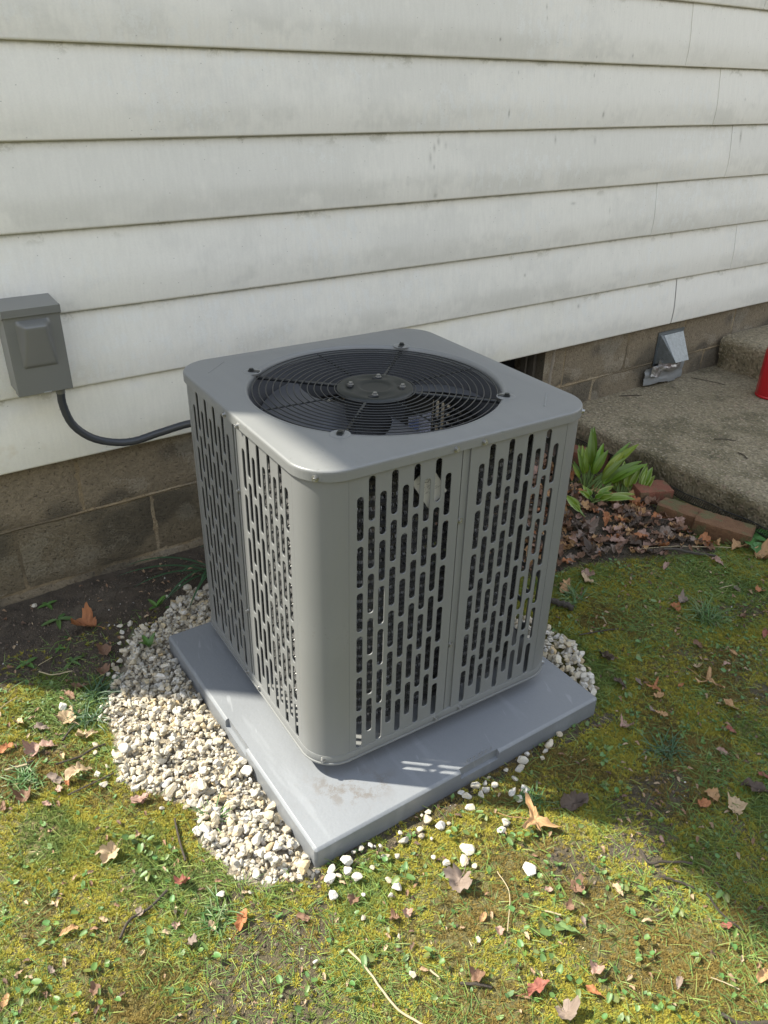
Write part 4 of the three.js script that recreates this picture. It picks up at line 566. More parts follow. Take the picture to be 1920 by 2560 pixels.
{
  const R = rng(61), list = [
    // view, x, y, width in that view, kind, colour, label
    [V_BR, 650, 195, 185, 'lobed', 'tan', 'large tan lobed leaf arched over the sunny moss in front of the pad'], [V_BR, 330, 425, 130, 'maple', 'grey', 'flat grey-brown maple leaf beside a pair of white stones'], [V_RIGHT, 1235, 1165, 200, 'lobed', 'tan', 'pale tan spotted maple leaf on the shaded lawn'], [V_RIGHT, 835, 1190, 125, 'lobed', 'orange', 'curled orange-tan leaf at the shaded lawn near the pad corner'],
    [V_RIGHT, 632, 1462, 105, 'maple', 'pink', 'pinkish folded leaf on grass by the pad corner'], [V_BR, 820, 95, 140, 'ovate', 'dark', 'wide dark brown leaf pressed into the moss by white stones'], [V_BR, 665, 890, 115, 'ovate', 'red', 'dull red folded leaf among round green weeds'], [V_BR, 790, 990, 115, 'maple', 'grey', 'crumpled grey-brown leaf below the dull red leaf'], [V_BR, 790, 640, 110, 'ovate', 'green', 'green torn dandelion-like leaf lying flat on moss'],
    [V_BL, 610, 75, 85, 'ovate', 'pink', 'pinkish brown leaf standing up beside the gravel bed'], [V_BL, 480, 305, 95, 'maple', 'pale', 'pale tan maple leaf by a patch of round green weeds'], [V_BL, 785, 425, 75, 'maple', 'red', 'small dark reddish leaf below the gravel bed'], [V_BL, 1040, 590, 95, 'ovate', 'orange', 'narrow orange-brown leaf in grass below the gravel bed'], [V_SOIL, 645, 620, 185, 'maple', 'orange', 'orange-brown curled leaf on bare soil by the foundation'],
    [V_SOIL, 775, 810, 110, 'maple', 'brown', 'brown leaf on bare soil touching the stray white stones'], [V_LAWNL, 690, 590, 230, 'maple', 'pale', 'broad pale holed leaf lying between soil and lawn'], [V_LAWNL, 40, 890, 170, 'ovate', 'orange', 'bright orange curled leaf in thin grass'], [V_LAWNL, 330, 910, 170, 'maple', 'pink', 'pale pink pointed leaf on thin grass'], [V_LAWNL, 1450, 1420, 190, 'ovate', 'pink', null], [V_LAWNL, 820, 260, 170, 'ovate', 'brown', null], [V_LAWNL, 720, 350, 170, 'ovate', 'brown', null], [V_LAWNL, 560, 1195, 190, 'ovate', 'grey', null], [V_LAWNL, 240, 1395, 170, 'maple', 'brown', null], [V_LAWNL, 690, 1240, 110, 'ovate', 'orange', null], [V_LAWNL, 850, 745, 140, 'maple', 'pale', null], [V_LAWNL, 940, 740, 120, 'oak', 'pale', null], [V_LAWNL, 800, 1170, 260, 'oak', 'pale', null], [V_LAWNL, 480, 850, 170, 'ovate', 'pink', null], [V_LAWNL, 410, 665, 140, 'ovate', 'grey', null], [V_LAWNL, 190, 620, 170, 'ovate', 'pale', null], [V_LAWNL, 640, 970, 110, 'ovate', 'pale', null], [V_LAWNL, 20, 1480, 120, 'ovate', 'brown', null], [V_LAWNL, 480, 1465, 110, 'ovate', 'pink', null], [V_LAWNL, 600, 1320, 140, 'ovate', 'pink', null],
    [V_RIGHT, 890, 1370, 70, 'oak', 'tan', null], [V_RIGHT, 985, 630, 80, 'maple', 'orange', null], [V_RIGHT, 1040, 575, 85, 'maple', 'grey', null], [V_RIGHT, 1390, 1330, 130, 'ovate', 'tan', null], [V_RIGHT, 1640, 1840, 100, 'ovate', 'red', null], [V_RIGHT, 1260, 1990, 110, 'maple', 'tan', null], [V_RIGHT, 920, 315, 80, 'ovate', 'pink', null], [V_RIGHT, 350, 385, 120, 'ovate', 'pink', null], [V_RIGHT, 345, 420, 120, 'ovate', 'pale', null], [V_RIGHT, 190, 465, 110, 'oak', 'tan', null], [V_RIGHT, 1600, 500, 75, 'maple', 'orange', null], [V_RIGHT, 1480, 670, 90, 'ovate', 'brown', null], [V_RIGHT, 1150, 880, 80, 'ovate', 'brown', null], [V_RIGHT, 1420, 940, 55, 'ovate', 'tan', null], [V_RIGHT, 725, 1140, 70, 'ovate', 'grey', null], [V_RIGHT, 590, 1150, 120, 'ovate', 'dark', null], [V_RIGHT, 490, 980, 150, 'ovate', 'dark', null], [V_RIGHT, 1290, 290, 90, 'ovate', 'pink', null], [V_RIGHT, 1450, 190, 110, 'maple', 'tan', null], [V_RIGHT, 1620, 250, 140, 'maple', 'tan', null], [V_RIGHT, 1440, 480, 70, 'ovate', 'grey', null], [V_RIGHT, 870, 1250, 90, 'ovate', 'tan', null], [V_RIGHT, 1340, 1660, 90, 'ovate', 'pink', null], [V_RIGHT, 1390, 1500, 80, 'ovate', 'red', null], [V_RIGHT, 1150, 1040, 65, 'maple', 'pale', null], [V_RIGHT, 1030, 1170, 60, 'ovate', 'orange', null], [V_RIGHT, 825, 1340, 60, 'ovate', 'grey', null], [V_RIGHT, 1640, 800, 80, 'ovate', 'red', null], [V_RIGHT, 1370, 1020, 60, 'ovate', 'pink', null],
    [V_BR, 1520, 105, 95, 'maple', 'pale', null], [V_BR, 1380, 95, 70, 'ovate', 'orange', null], [V_BR, 1425, 60, 55, 'ovate', 'tan', null], [V_BR, 830, 460, 75, 'maple', 'brown', null], [V_BR, 800, 545, 45, 'maple', 'brown', null], [V_BR, 430, 580, 50, 'ovate', 'tan', null], [V_BR, 925, 805, 65, 'maple', 'pink', null], [V_BR, 910, 895, 70, 'ovate', 'orange', null], [V_BR, 1640, 830, 90, 'ovate', 'tan', null], [V_BR, 1280, 860, 60, 'ovate', 'grey', null], [V_BR, 1490, 610, 60, 'ovate', 'red', null], [V_BR, 410, 835, 70, 'maple', 'brown', null], [V_BR, 710, 470, 40, 'ovate', 'pink', null], [V_BR, 1010, 460, 55, 'ovate', 'pale', null], [V_BR, 50, 580, 50, 'maple', 'brown', null], [V_BR, 100, 560, 45, 'maple', 'pink', null], [V_BR, 865, 600, 35, 'ovate', 'grey', null], [V_BR, 1600, 20, 120, 'ovate', 'dark', null], [V_BR, 1205, 240, 35, 'ovate', 'pink', null], [V_BR, 500, 640, 40, 'maple', 'pink', null],
    [V_BL, 915, 615, 55, 'ovate', 'pale', null], [V_BL, 300, 648, 75, 'ovate', 'tan', null], [V_BL, 825, 690, 55, 'maple', 'grey', null], [V_BL, 410, 898, 55, 'maple', 'brown', null], [V_BL, 600, 560, 60, 'ovate', 'grey', null], [V_BL, 1310, 575, 65, 'ovate', 'brown', null], [V_BL, 445, 595, 40, 'ovate', 'pale', null], [V_BL, 220, 815, 40, 'ovate', 'grey', null], [V_BL, 20, 945, 60, 'ovate', 'tan', null], [V_BL, 760, 615, 40, 'maple', 'pink', null], [V_BL, 1525, 500, 55, 'maple', 'brown', null],
    [V_SOIL, 760, 950, 100, 'maple', 'brown', null], [V_SOIL, 510, 730, 45, 'ovate', 'tan', null], [V_SOIL, 60, 935, 40, 'ovate', 'brown', null], [V_SOIL, 30, 570, 60, 'ovate', 'brown', null]];
  for (const [v, x, y, w, kind, col, label] of list) {
    const a = gp(...v(x, y), 0.015), b = gp(...v(x + w / 2, y), 0.015), s = clamp(a.distanceTo(b) * 2.05, 0.018, 0.13), big = label && s > 0.06;
    const m = solo('fallen_leaf', leafKinds[kind][Math.floor(R() * 5)], leafMat[col], label || (a.z > 0.9 ? 'small dry leaf scattered on the mossy lawn' : 'small dry leaf scattered on thin grass and soil'), 'leaf', label ? undefined : (a.z > 0.9 ? 'dry leaves on the lawn' : 'dry leaves on thin grass'));
    m.position.set(a.x, gh(a.x, a.z) + 0.007, a.z); m.rotation.set((R() - 0.5) * 0.4, R() * 6.28, (R() - 0.5) * 0.4); m.scale.setScalar(s);
  }
  // litter bed under the hostas
  const kinds = ['ovate', 'maple', 'oak', 'ovate'], keep = [[1.111, 0.556], [1.218, 0.511], [1.25, 0.52], [1.289, 0.42], [1.363, 0.528]], cols = ['brown', 'brown', 'tan', 'brown', 'grey', 'orange', 'dark', 'brown', 'tan', 'pink', 'dark'], spots = [];
  let guard = 0; while (spots.length < 760 && guard++ < 20000) { const x = mix(0.5, 1.5, R()), z = mix(0.1, 1.0, R()); if (inPoly(litterPoly, x, z) && !inPad(x, z, 0.05) && !(spots.length > 420 && keep.some(([a, b]) => Math.hypot(x - a, z - b) < 0.055))) spots.push([x, z]); }
  const under = Array.from({ length: 3 }, () => []);
  spots.forEach(([x, z], i) => {
    const top = i >= 760 - 270, s = 0.022 + R() * 0.036, y = gh(x, z) + (top ? 0.010 + R() * 0.010 : 0.002 + R() * 0.010), rot = [(R() - 0.5) * 0.8, R() * 6.28, (R() - 0.5) * 0.8], k = kinds[Math.floor(R() * 4)], c = cols[Math.floor(R() * cols.length)], gi = Math.floor(R() * 5);
    if (top) { const m = solo('litter_leaf', leafKinds[k][gi], leafMat[c], 'dry curled leaf on top of the leaf litter around the hostas', 'leaf', 'leaf litter around the hostas'); m.position.set(x, y, z); m.rotation.set(...rot); m.scale.setScalar(s); }
    else under[i % 3].push({ x, y, z, rot, s, c });
  });
  const litter = new THREE.Group(); litter.name = 'leaf_litter'; scene.add(litter); tag(litter, 'layer of brown leaf litter under the hosta plants', 'leaf litter', null, 'stuff');
  const lm = new THREE.MeshStandardMaterial({ color: lin(1, 1, 1), map: T.leaf, roughness: 0.8, side: THREE.DoubleSide }), o = new THREE.Object3D();
  under.forEach((l, i) => { const im = shadows(new THREE.InstancedMesh(leafKinds[['ovate', 'maple', 'oak'][i]][i + 1], lm, l.length)); im.name = 'litter_layer'; im.userData.kind = 'stuff'; l.forEach((q, k) => { o.position.set(q.x, q.y, q.z); o.rotation.set(...q.rot); o.scale.setScalar(q.s); o.updateMatrix(); im.setMatrixAt(k, o.matrix); im.setColorAt(k, lin(...leafCol[q.c])); }); litter.add(im); });
}

// ---------------------------------------------------------------- twigs and straws
{
  const R = rng(71), stick = (v, pts, r, mat, name, label, lift = 0.006, group) => {
    const q = pts.map(([x, y], i) => { const p = gp(...v(x, y), 0.012); p.y = gh(p.x, p.z) + lift + r + 0.004 * R(); return p; });
    const g = tube(q, r, 28, 6), p = g.attributes.position; for (let i = 0; i < p.count; i++) { const ring = Math.floor(i / 7) / 28, k = 1 - 0.35 * ring, c = (vnoise(ring * 14, q[0].x * 50, 5) - 0.5) * r * 0.9; p.setY(i, p.getY(i) + c); p.setX(i, p.getX(i) + c * 0.5); }
    g.computeVertexNormals(); solo(name, g, mat, label, mat === M.straw ? 'straw' : 'twig', group);
  };
  const onSlab = (a, b, r, label) => { const p = gp(...a, 0.1335), q = gp(...b, 0.1335), m = p.clone().lerp(q, 0.5); m.x += 0.008; solo('twig', tube([p, m, q], r, 12, 5), M.twig, label, 'twig'); };
  onSlab([1785, 1097], [1840, 1101], 0.0017, 'straight dark twig lying on the patio slab'); onSlab([1845, 1131], [1868, 1147], 0.002, 'short thick dark twig on the open patio slab'); onSlab([1728, 944], [1812, 962], 0.0016, 'thin curved twig on the patio in front of the concrete step'); onSlab([1548, 990], [1604, 988], 0.002, 'short twig on the patio close to the vent hood');
  stick(V_BL, [[755, 165], [768, 230], [785, 290], [800, 345]], 0.0024, M.twig, 'twig', 'short brown twig on moss below the gravel bed');
  stick(V_BL, [[518, 685], [560, 600], [640, 545], [720, 470]], 0.0026, M.twig, 'twig', 'dark crooked twig across the sunny lawn');
  stick(V_BL, [[1505, 720], [1580, 800], [1659, 905], [1720, 975], [1850, 1060]], 0.0022, M.straw, 'dry_stalk', 'long pale dry stalk across the lawn in front of the pad');
  stick(V_BR, [[1105, 290], [1150, 350], [1210, 342], [1335, 350]], 0.0026, M.twig, 'twig', 'forked-looking grey twig on the moss, above a second twig');
  stick(V_BR, [[1195, 408], [1290, 428], [1345, 448]], 0.0024, M.twig, 'twig', 'short grey twig on the moss beside the longer crooked twig');
  stick(V_BR, [[1400, 470], [1470, 560], [1560, 632]], 0.002, M.twig, 'twig', 'thin grey twig in the shaded lawn');
  stick(V_BR, [[1460, 1000], [1530, 1030], [1680, 1036]], 0.0036, M.twig, 'twig', 'thicker brown twig at the lawn far from the pad');
  stick(V_BR, [[330, 870], [400, 880], [465, 888]], 0.0026, M.twig, 'twig', 'dark twig under a crumpled brown leaf on the lawn');
  const pale = 'pale dry straw lying on the lawn', pg = 'straws on the lawn';
  stick(V_BR, [[1415, 843], [1480, 865], [1540, 895]], 0.0011, M.straw, 'dry_straw', pale, 0.008, pg); stick(V_BR, [[490, 390], [540, 480], [535, 650]], 0.0010, M.straw, 'dry_straw', pale, 0.008, pg); stick(V_BR, [[695, 565], [765, 585]], 0.0016, M.straw, 'dry_straw', pale, 0.008, pg); stick(V_BR, [[200, 810], [245, 850]], 0.0018, M.straw, 'dry_straw', pale, 0.008, pg); stick(V_RIGHT, [[1310, 485], [1410, 455]], 0.0012, M.straw, 'dry_straw', pale, 0.008, pg); stick(V_RIGHT, [[455, 705], [485, 755]], 0.0014, M.straw, 'dry_straw', pale, 0.008, pg); stick(V_LAWNL, [[0, 490], [80, 440], [180, 380]], 0.0012, M.straw, 'dry_straw', pale, 0.008, pg); stick(V_LAWNL, [[40, 1110], [280, 1070]], 0.0026, M.straw, 'dry_straw', pale, 0.008, pg);
  stick(V_RIGHT, [[285, 838], [330, 820], [430, 800], [575, 778]], 0.0019, M.twig, 'twig', 'thin brown twig on moss near the small stones at the pad end');
  stick(V_RIGHT, [[770, 232], [960, 225], [1130, 236], [1285, 252]], 0.0046, M.bark, 'stick', 'grey bark stick between the leaf litter and the moss');
  stick(V_RIGHT, [[680, 236], [950, 206], [1180, 198], [1420, 196]], 0.0013, M.straw, 'dry_stalk', 'long straight straw lying along the grey stick', 0.012);
  stick(V_RIGHT, [[350, 105], [470, 168], [625, 186]], 0.0032, M.twig, 'twig', 'brown twig lying in the leaf litter');
  stick(V_RIGHT, [[60, 595], [160, 622], [245, 642]], 0.010, M.bark, 'bark_piece', 'thick dark piece of bark on grass behind the condenser');
  stick(V_SOIL, [[905, 355], [1010, 325], [1080, 268], [1250, 205], [1410, 145]], 0.0016, M.twig, 'twig', 'long thin dark twig on bare soil by the foundation');
  stick(V_SOIL, [[285, 962], [380, 980], [535, 965]], 0.0016, M.straw, 'dry_stalk', 'curved pale stalk on bare soil by small rosettes'); stick(V_SOIL, [[280, 918], [385, 858]], 0.0011, M.straw, 'dry_straw', 'short straw on bare soil by a green rosette'); stick(V_SOIL, [[745, 1060], [790, 960], [815, 865]], 0.002, M.twig, 'twig', 'upright-lying twig beside the stray stones on soil');
  stick(V_LAWNL, [[575, 1060], [830, 980], [960, 910], [1090, 850]], 0.0026, M.twig, 'twig', 'dark twig touching the gravel bed on the thin grass'); stick(V_LAWNL, [[700, 1390], [900, 1300], [1060, 1230], [1180, 1160]], 0.0018, M.twig, 'twig', 'thin reddish twig running to the gravel bed below two stones'); stick(V_LAWNL, [[640, 810], [720, 710], [790, 640]], 0.0028, M.twig, 'twig', 'short grey twig beside the broad pale holed leaf'); stick(V_LAWNL, [[80, 1075], [250, 1045], [340, 1020]], 0.0022, M.twig, 'twig', 'dark twig in thin grass beside the bright orange leaf');
}

// ---------------------------------------------------------------- broad leaves of plants
// blade along +x from the origin, folded on the midrib and arched; vertex colours carry the leaf's own pattern
function bladeLeaf(len, wid, arch, fold, colour, edge, shape = 0.45, nseg = 14) {
  const pos = [], col = [], idx = [], nw = 10;
  for (let i = 0; i <= nseg; i++) {
    const t = i / nseg, w = wid * Math.pow(Math.sin(Math.PI * Math.pow(t, shape < 0.4 ? 0.55 : 0.8)), 0.85) * (1 - 0.15 * t) + 0.0007, a = arch * t, x = len * (arch ? Math.sin(a) / arch : t), y = len * (arch ? (Math.cos(a) - 1) / arch : 0);
    for (let j = 0; j <= nw; j++) { const u = j / nw * 2 - 1; pos.push(x, y + Math.abs(u) * w * fold + 0.05 * w * Math.sin(t * 9) * Math.abs(u), u * w * 0.5); const vein = 0.72 + 0.38 * Math.abs(Math.sin(u * 9.4)); const e = edge && Math.abs(u) > 0.75 ? 0.85 : 0; const c = mix3([colour[0] * vein, colour[1] * vein, colour[2] * vein], edge || colour, e); col.push(...c); if (i < nseg && j < nw) { const k = i * (nw + 1) + j; idx.push(k, k + 1, k + nw + 1, k + 1, k + nw + 2, k + nw + 1); } }
  }
  const g = new THREE.BufferGeometry(); g.setAttribute('position', new THREE.Float32BufferAttribute(pos, 3)); g.setAttribute('color', new THREE.Float32BufferAttribute(col, 3)); g.setIndex(idx); g.computeVertexNormals(); return g;
}
{
  // hostas: foot on the litter, leaf tip given by its pixel at the foot's own distance
  const R = rng(81), white = [0.34, 0.42, 0.13], greens = [[0.15, 0.255, 0.012], [0.185, 0.29, 0.014], [0.22, 0.32, 0.018], [0.125, 0.22, 0.012]];
  const tipAt = (foot, u, v, off) => { const d = dirOf(u, v), f = foot.clone().sub(camera.position), n = new THREE.Vector3(0, 0, -1).applyQuaternion(camera.quaternion); return d.multiplyScalar((f.dot(n) + off) / d.dot(n)).add(camera.position); };
  const clump = (label, leaves) => {
    const f0 = gp(...V_HOSTA(...leaves[0][0]), 0.03), h = thing('hosta_plant', label, 'plant', [f0.x, gh(f0.x, f0.z), f0.z], 0, 'hostas at the patio edge');
    const more = leaves.flatMap(l => [l, [[l[0][0] + (R() - 0.5) * 40, l[0][1] + (R() - 0.5) * 20], [l[1][0] + (R() - 0.5) * 90, l[1][1] + R() * 70], l[2] * 0.8, l[3], (R() - 0.5) * 0.06]]);
    more.forEach(([foot, tip, w, variegated, off], i) => {
      const F = gp(...V_HOSTA(...foot), 0.026); F.y = 0.014; const Tp = tipAt(F, ...V_HOSTA(...tip), off ?? (R() - 0.5) * 0.05); Tp.y = Math.max(Tp.y, 0.055);
      const d = Tp.clone().sub(F), L = d.length(), stemL = L * 0.28, wid = w * 0.31344 / FOCAL * F.distanceTo(camera.position) * 0.60, flat = d.y / L;
      const mid = F.clone().addScaledVector(d, 0.30); mid.y += L * 0.04; const dd = Tp.clone().sub(mid), arch = 0.5 + 0.35 * R(), g = bladeLeaf(dd.length() * 1.04, wid, arch, 0.28, greens[Math.floor(R() * 4)].map(c => c * (0.9 + 0.25 * R())), variegated ? white : null);
      const x = dd.clone().normalize(), y0 = new THREE.Vector3(0, 1, 0).addScaledVector(camera.position.clone().sub(F).setY(0).normalize(), 0.5 + 0.6 * R()).normalize(), z = new THREE.Vector3().crossVectors(x, y0).normalize(), y = new THREE.Vector3().crossVectors(z, x), m4 = new THREE.Matrix4().makeBasis(x, y, z);
      g.rotateZ(arch * 0.5); g.applyMatrix4(m4).translate(mid.x - h.position.x, mid.y - h.position.y, mid.z - h.position.z); const leaf = part('leaf', g, M.hosta, h);
      const st = tube([F, F.clone().lerp(mid, 0.5).add(new THREE.Vector3((R() - 0.5) * 0.004, 0.002, 0)), mid], 0.0028, 8, 6).translate(-h.position.x, -h.position.y, -h.position.z); st.setAttribute('color', new THREE.BufferAttribute(new Float32Array(st.attributes.position.count * 3).map((_, k) => [0.16, 0.25, 0.05][k % 3]), 3)); part('leaf_stalk', st, M.hosta, leaf);
    });
  };
  clump('bright green hosta clump with tall plain leaves beside the red brick', [[[190, 510], [150, 195], 85, 0], [[205, 505], [178, 200], 85, 0], [[215, 500], [262, 180], 80, 0], [[230, 500], [272, 58], 130, 0], [[245, 505], [345, 190], 105, 0], [[220, 510], [385, 240], 110, 0], [[235, 520], [625, 195], 120, 0, -0.02], [[255, 540], [560, 180], 85, 0, 0.03], [[265, 555], [520, 245], 120, 0], [[270, 560], [650, 330], 130, 0, -0.04], [[280, 565], [700, 350], 110, 0, -0.05], [[275, 570], [480, 330], 120, 0], [[180, 500], [110, 330], 60, 0]]);
  clump('hosta clump with white-edged upright leaves in front of the red brick', [[[480, 575], [438, 320], 80, 1], [[490, 580], [515, 330], 95, 1], [[500, 580], [575, 370], 115, 1], [[525, 585], [610, 395], 100, 1], [[540, 585], [640, 385], 80, 1], [[620, 600], [690, 350], 85, 1], [[628, 605], [738, 378], 105, 1], [[470, 570], [420, 430], 70, 1]]);
  clump('low hosta shoots with white-edged leaves spread on the leaf litter', [[[262, 640], [580, 738], 105, 1, -0.03], [[270, 630], [420, 660], 90, 1, -0.03], [[255, 620], [150, 565], 80, 1], [[268, 625], [380, 585], 90, 1], [[272, 615], [420, 560], 80, 1], [[260, 615], [200, 590], 80, 1]]);
  clump('single white-edged hosta shoot nearest the condenser in the leaf litter', [[[180, 735], [40, 600], 110, 1], [[185, 740], [90, 640], 70, 1]]);
}
{
  // strap-leaved clump behind the condenser
  const R = rng(83), f = gp(520, 1440, 0), h = thing('strap_leaf_clump', 'clump of long narrow dark green leaves flopping beside the foundation', 'plant', [f.x + 0.02, gh(f.x, f.z), f.z]);
  for (const [u, v, y] of [[930, 195, 0.03], [870, 270, 0.02], [985, 355, 0.015], [1205, 480, 0.02], [1480, 335, 0.03], [1400, 515, 0.03], [1330, 250, 0.06], [1250, 430, 0.02], [1560, 120, 0.16], [1480, 60, 0.14]]) {
    const t = gp(...V_SOIL(u, v), y), a = new THREE.Vector3((R() - 0.5) * 0.05, 0.004, (R() - 0.5) * 0.05), b = t.sub(h.position), m = a.clone().lerp(b, 0.45); m.y += 0.05 + 0.05 * R(); const c = new THREE.QuadraticBezierCurve3(a, m, b), pos = [], idx = [], n = 16;
    for (let i = 0; i <= n; i++) { const p = c.getPoint(i / n), tn = c.getTangent(i / n), s = new THREE.Vector3().crossVectors(tn, new THREE.Vector3(0, 1, 0)).normalize(), w = 0.0042 * (1 - Math.pow(i / n, 5)); for (const k of [-1, 0, 1]) pos.push(p.x + s.x * w * k, p.y + (k ? 0.0012 : 0), p.z + s.z * w * k); if (i < n) for (const k of [0, 1]) { const q = i * 3 + k; idx.push(q, q + 1, q + 3, q + 1, q + 4, q + 3); } }
    const g = new THREE.BufferGeometry(); g.setAttribute('position', new THREE.Float32BufferAttribute(pos, 3)); g.setIndex(idx); g.computeVertexNormals(); part('leaf', g, M.strap, h);
  }
  // small broad-leaved plants
  const rosette = (seed, n, len, wid, lift, colour) => { const Q = rng(seed), l = []; for (let i = 0; i < n; i++) { const k = 0.75 + 0.5 * Q(); l.push(bladeLeaf(len * k, wid * k, 0.6, 0.2, colour.map(c => c * (0.85 + 0.3 * Q())), null, 0.45, 8).rotateZ(lift * (0.6 + 0.8 * Q())).rotateY(i / n * 6.28 + Q() * 0.9)); } return merge(l); };
  const violet = (seed, n, rad, spread) => { const Q = rng(seed), l = []; for (let i = 0; i < n; i++) { const a = i / n * 6.28 + Q() * 1.2, d = spread * (0.3 + 0.8 * Q()), r = rad * (0.55 + 0.6 * Q()), ax = 0.95 + 0.5 * Q(), az = 0.6 + 0.3 * Q(), yb = 0.006 + Q() * 0.014, pos = [0, 0, 0], col = [], idx = [], N = 16, c = [0.085 + 0.05 * Q(), 0.150 + 0.06 * Q(), 0.028 + 0.02 * Q()]; col.push(...c); for (let k = 0; k < N; k++) { const t = k / N * 6.28, q = r * (1 - 0.45 * Math.pow(Math.max(0, Math.cos(t - Math.PI)), 8) + 0.18 * Math.pow(Math.max(0, Math.cos(t)), 3)); pos.push(Math.cos(t) * q * ax, 0.5 * Math.abs(Math.sin(t)) * q + 0.12 * q * Math.cos(2 * t), Math.sin(t) * q * az); col.push(c[0] * 0.95, c[1] * 0.95, c[2]); idx.push(0, 1 + (k + 1) % N, 1 + k); } const g = new THREE.BufferGeometry(); g.setAttribute('position', new THREE.Float32BufferAttribute(pos, 3)); g.setAttribute('color', new THREE.Float32BufferAttribute(col, 3)); g.setIndex(idx); g.computeVertexNormals(); g.rotateZ((Q() - 0.5) * 1.2).rotateX((Q() - 0.5) * 1.2).rotateY(-a).translate(Math.cos(a) * d, yb, Math.sin(a) * d); l.push(g); const st = tube([[0, 0, 0], [Math.cos(a) * d * 0.5, yb * 0.7, Math.sin(a) * d * 0.5], [Math.cos(a) * (d - r * 0.6), yb, Math.sin(a) * (d - r * 0.6)]], 0.0008, 4, 4); st.setAttribute('color', new THREE.BufferAttribute(new Float32Array(st.attributes.position.count * 3).map((_, k) => [0.12, 0.15, 0.04][k % 3]), 3)); l.push(st); } return merge(l); };
  const plant = (name, g, x, z, s, label, group) => { const m = solo(name, g, M.weed, label, 'weed', group); m.position.set(x, gh(x, z) + 0.004, z); m.rotation.y = R() * 6.28; m.scale.setScalar(s); return m; };
  const ros = [rosette(11, 4, 0.032, 0.014, 0.25, [0.075, 0.16, 0.03]), rosette(12, 4, 0.045, 0.013, 0.2, [0.085, 0.15, 0.035]), rosette(13, 6, 0.04, 0.015, 0.35, [0.06, 0.14, 0.025])];
  for (const [u, v, k, s, label] of [[352, 485, 0, 1.0, 'small rosette of spoon-shaped leaves on soil at the foundation'], [432, 595, 1, 1.15, 'wide green rosette with four long leaves on bare soil'], [200, 922, 0, 1.05, 'pair-leaved green seedling on bare soil near mossy lawn'], [530, 905, 1, 0.8, 'green seedling by the pale curved stalk on soil'], [440, 812, 0, 0.6, 'tiny green seedling on bare soil']]) { const p = gp(...V_SOIL(u, v), 0); plant('rosette_weed', ros[k], p.x, p.z, s, label); }
  for (const [u, v, label] of [[1110, 800, 'limp green leafy shoot pushing through the gravel by the pad'], [1165, 520, 'thin green shoot standing at the edge of the gravel']]) { const p = gp(...V_SOIL(u, v), 0.02), m = plant('green_shoot', rosette(17 + u, 4, 0.05, 0.018, 0.9, [0.075, 0.17, 0.02]), p.x, p.z, 0.85, label); m.position.y += 0.022; }
  const tri = rosette(21, 3, 0.036, 0.030, 0.45, [0.06, 0.19, 0.03]);
  for (const [u, v, s] of [[1560, 930, 1], [1560, 1000, 1.1], [1630, 830, 1.15], [1600, 880, 0.9], [1650, 900, 1]]) { const p = gp(...V_HOSTA(u, v), 0.03), m = plant('strawberry_plant', tri, p.x, p.z, s, 'three-leaved bright green plant growing at the brick end', 'leafy plants at the end of the brick row'); m.position.y += 0.02; }
  const vio = Array.from({ length: 7 }, (_, i) => violet(30 + i, 1 + i % 3, 0.0072, 0.006 + 0.005 * (i % 3)));
  const named = [[V_BR, [[710, 375], [870, 485], [850, 460], [640, 740], [730, 775], [690, 800], [540, 800], [575, 830], [655, 660], [1080, 790], [1110, 745], [1150, 690], [1145, 755], [800, 605], [935, 645], [635, 505], [575, 575], [540, 440], [675, 420], [890, 385], [830, 225], [625, 240], [570, 265], [505, 255], [435, 160], [1185, 195], [1330, 195], [1160, 930], [1050, 1010], [1095, 975], [1060, 920], [985, 905], [830, 880], [705, 950], [750, 850], [460, 850], [270, 790], [345, 820], [215, 750], [230, 950], [85, 415], [15, 630], [350, 530], [600, 740], [1525, 915], [1330, 1005], [1265, 985], [1225, 950], [940, 1030], [1475, 470], [1530, 410], [1580, 555], [1510, 690], [1375, 750], [1455, 815], [1030, 440], [1140, 490], [1280, 540], [925, 90], [955, 30], [1010, 60], [1345, 305], [1455, 340]]],
    [V_BL, [[150, 480], [40, 345], [300, 580], [230, 630], [385, 660], [480, 795], [400, 845], [350, 965], [490, 935], [260, 960], [430, 940], [85, 1040], [1340, 860], [1365, 805], [1215, 885], [1500, 860], [1310, 930], [1490, 915], [1570, 1010], [1440, 690], [1480, 620], [1530, 580], [1570, 745], [880, 750], [740, 540], [630, 680], [655, 690], [1305, 1000], [1580, 915], [285, 745], [560, 265], [640, 300], [690, 345], [720, 380], [610, 275], [660, 330], [590, 330], [740, 310], [650, 400], [1640, 330], [905, 745], [190, 900], [100, 930], [35, 800], [205, 695]]],
    [V_RIGHT, [[545, 300], [790, 615], [745, 880], [770, 910], [830, 925], [680, 1000], [1260, 900], [1285, 945], [1060, 1120], [1370, 1110], [665, 1290], [690, 1370], [905, 1440], [1030, 1450], [1030, 1530], [1440, 1420], [480, 1695], [430, 1920], [480, 1950], [570, 1990], [600, 1940], [450, 1780], [1510, 1690], [1350, 1500], [1480, 800], [200, 690], [110, 800], [1110, 1980], [1600, 1640], [920, 915], [630, 1230], [1210, 1460]]], [V_FRONT, [[590, 935], [640, 965], [1030, 525], [1215, 690], [1155, 800], [1045, 800], [1020, 820], [1395, 830], [1480, 810], [1590, 985], [1250, 600], [1370, 610], [1500, 620], [740, 1040], [850, 1030], [1330, 830]]]];
  for (const [v, ps] of named) for (const [x, y] of ps) { const p = gp(...v(x, y), 0.01); if (inPad(p.x, p.z, 0.01)) continue; plant('violet_weed', vio[Math.floor(R() * 7)], p.x, p.z, 0.7 + R() * 0.6, 'small round-leaved weed growing in the mossy lawn', 'round-leaved weeds in the lawn'); }
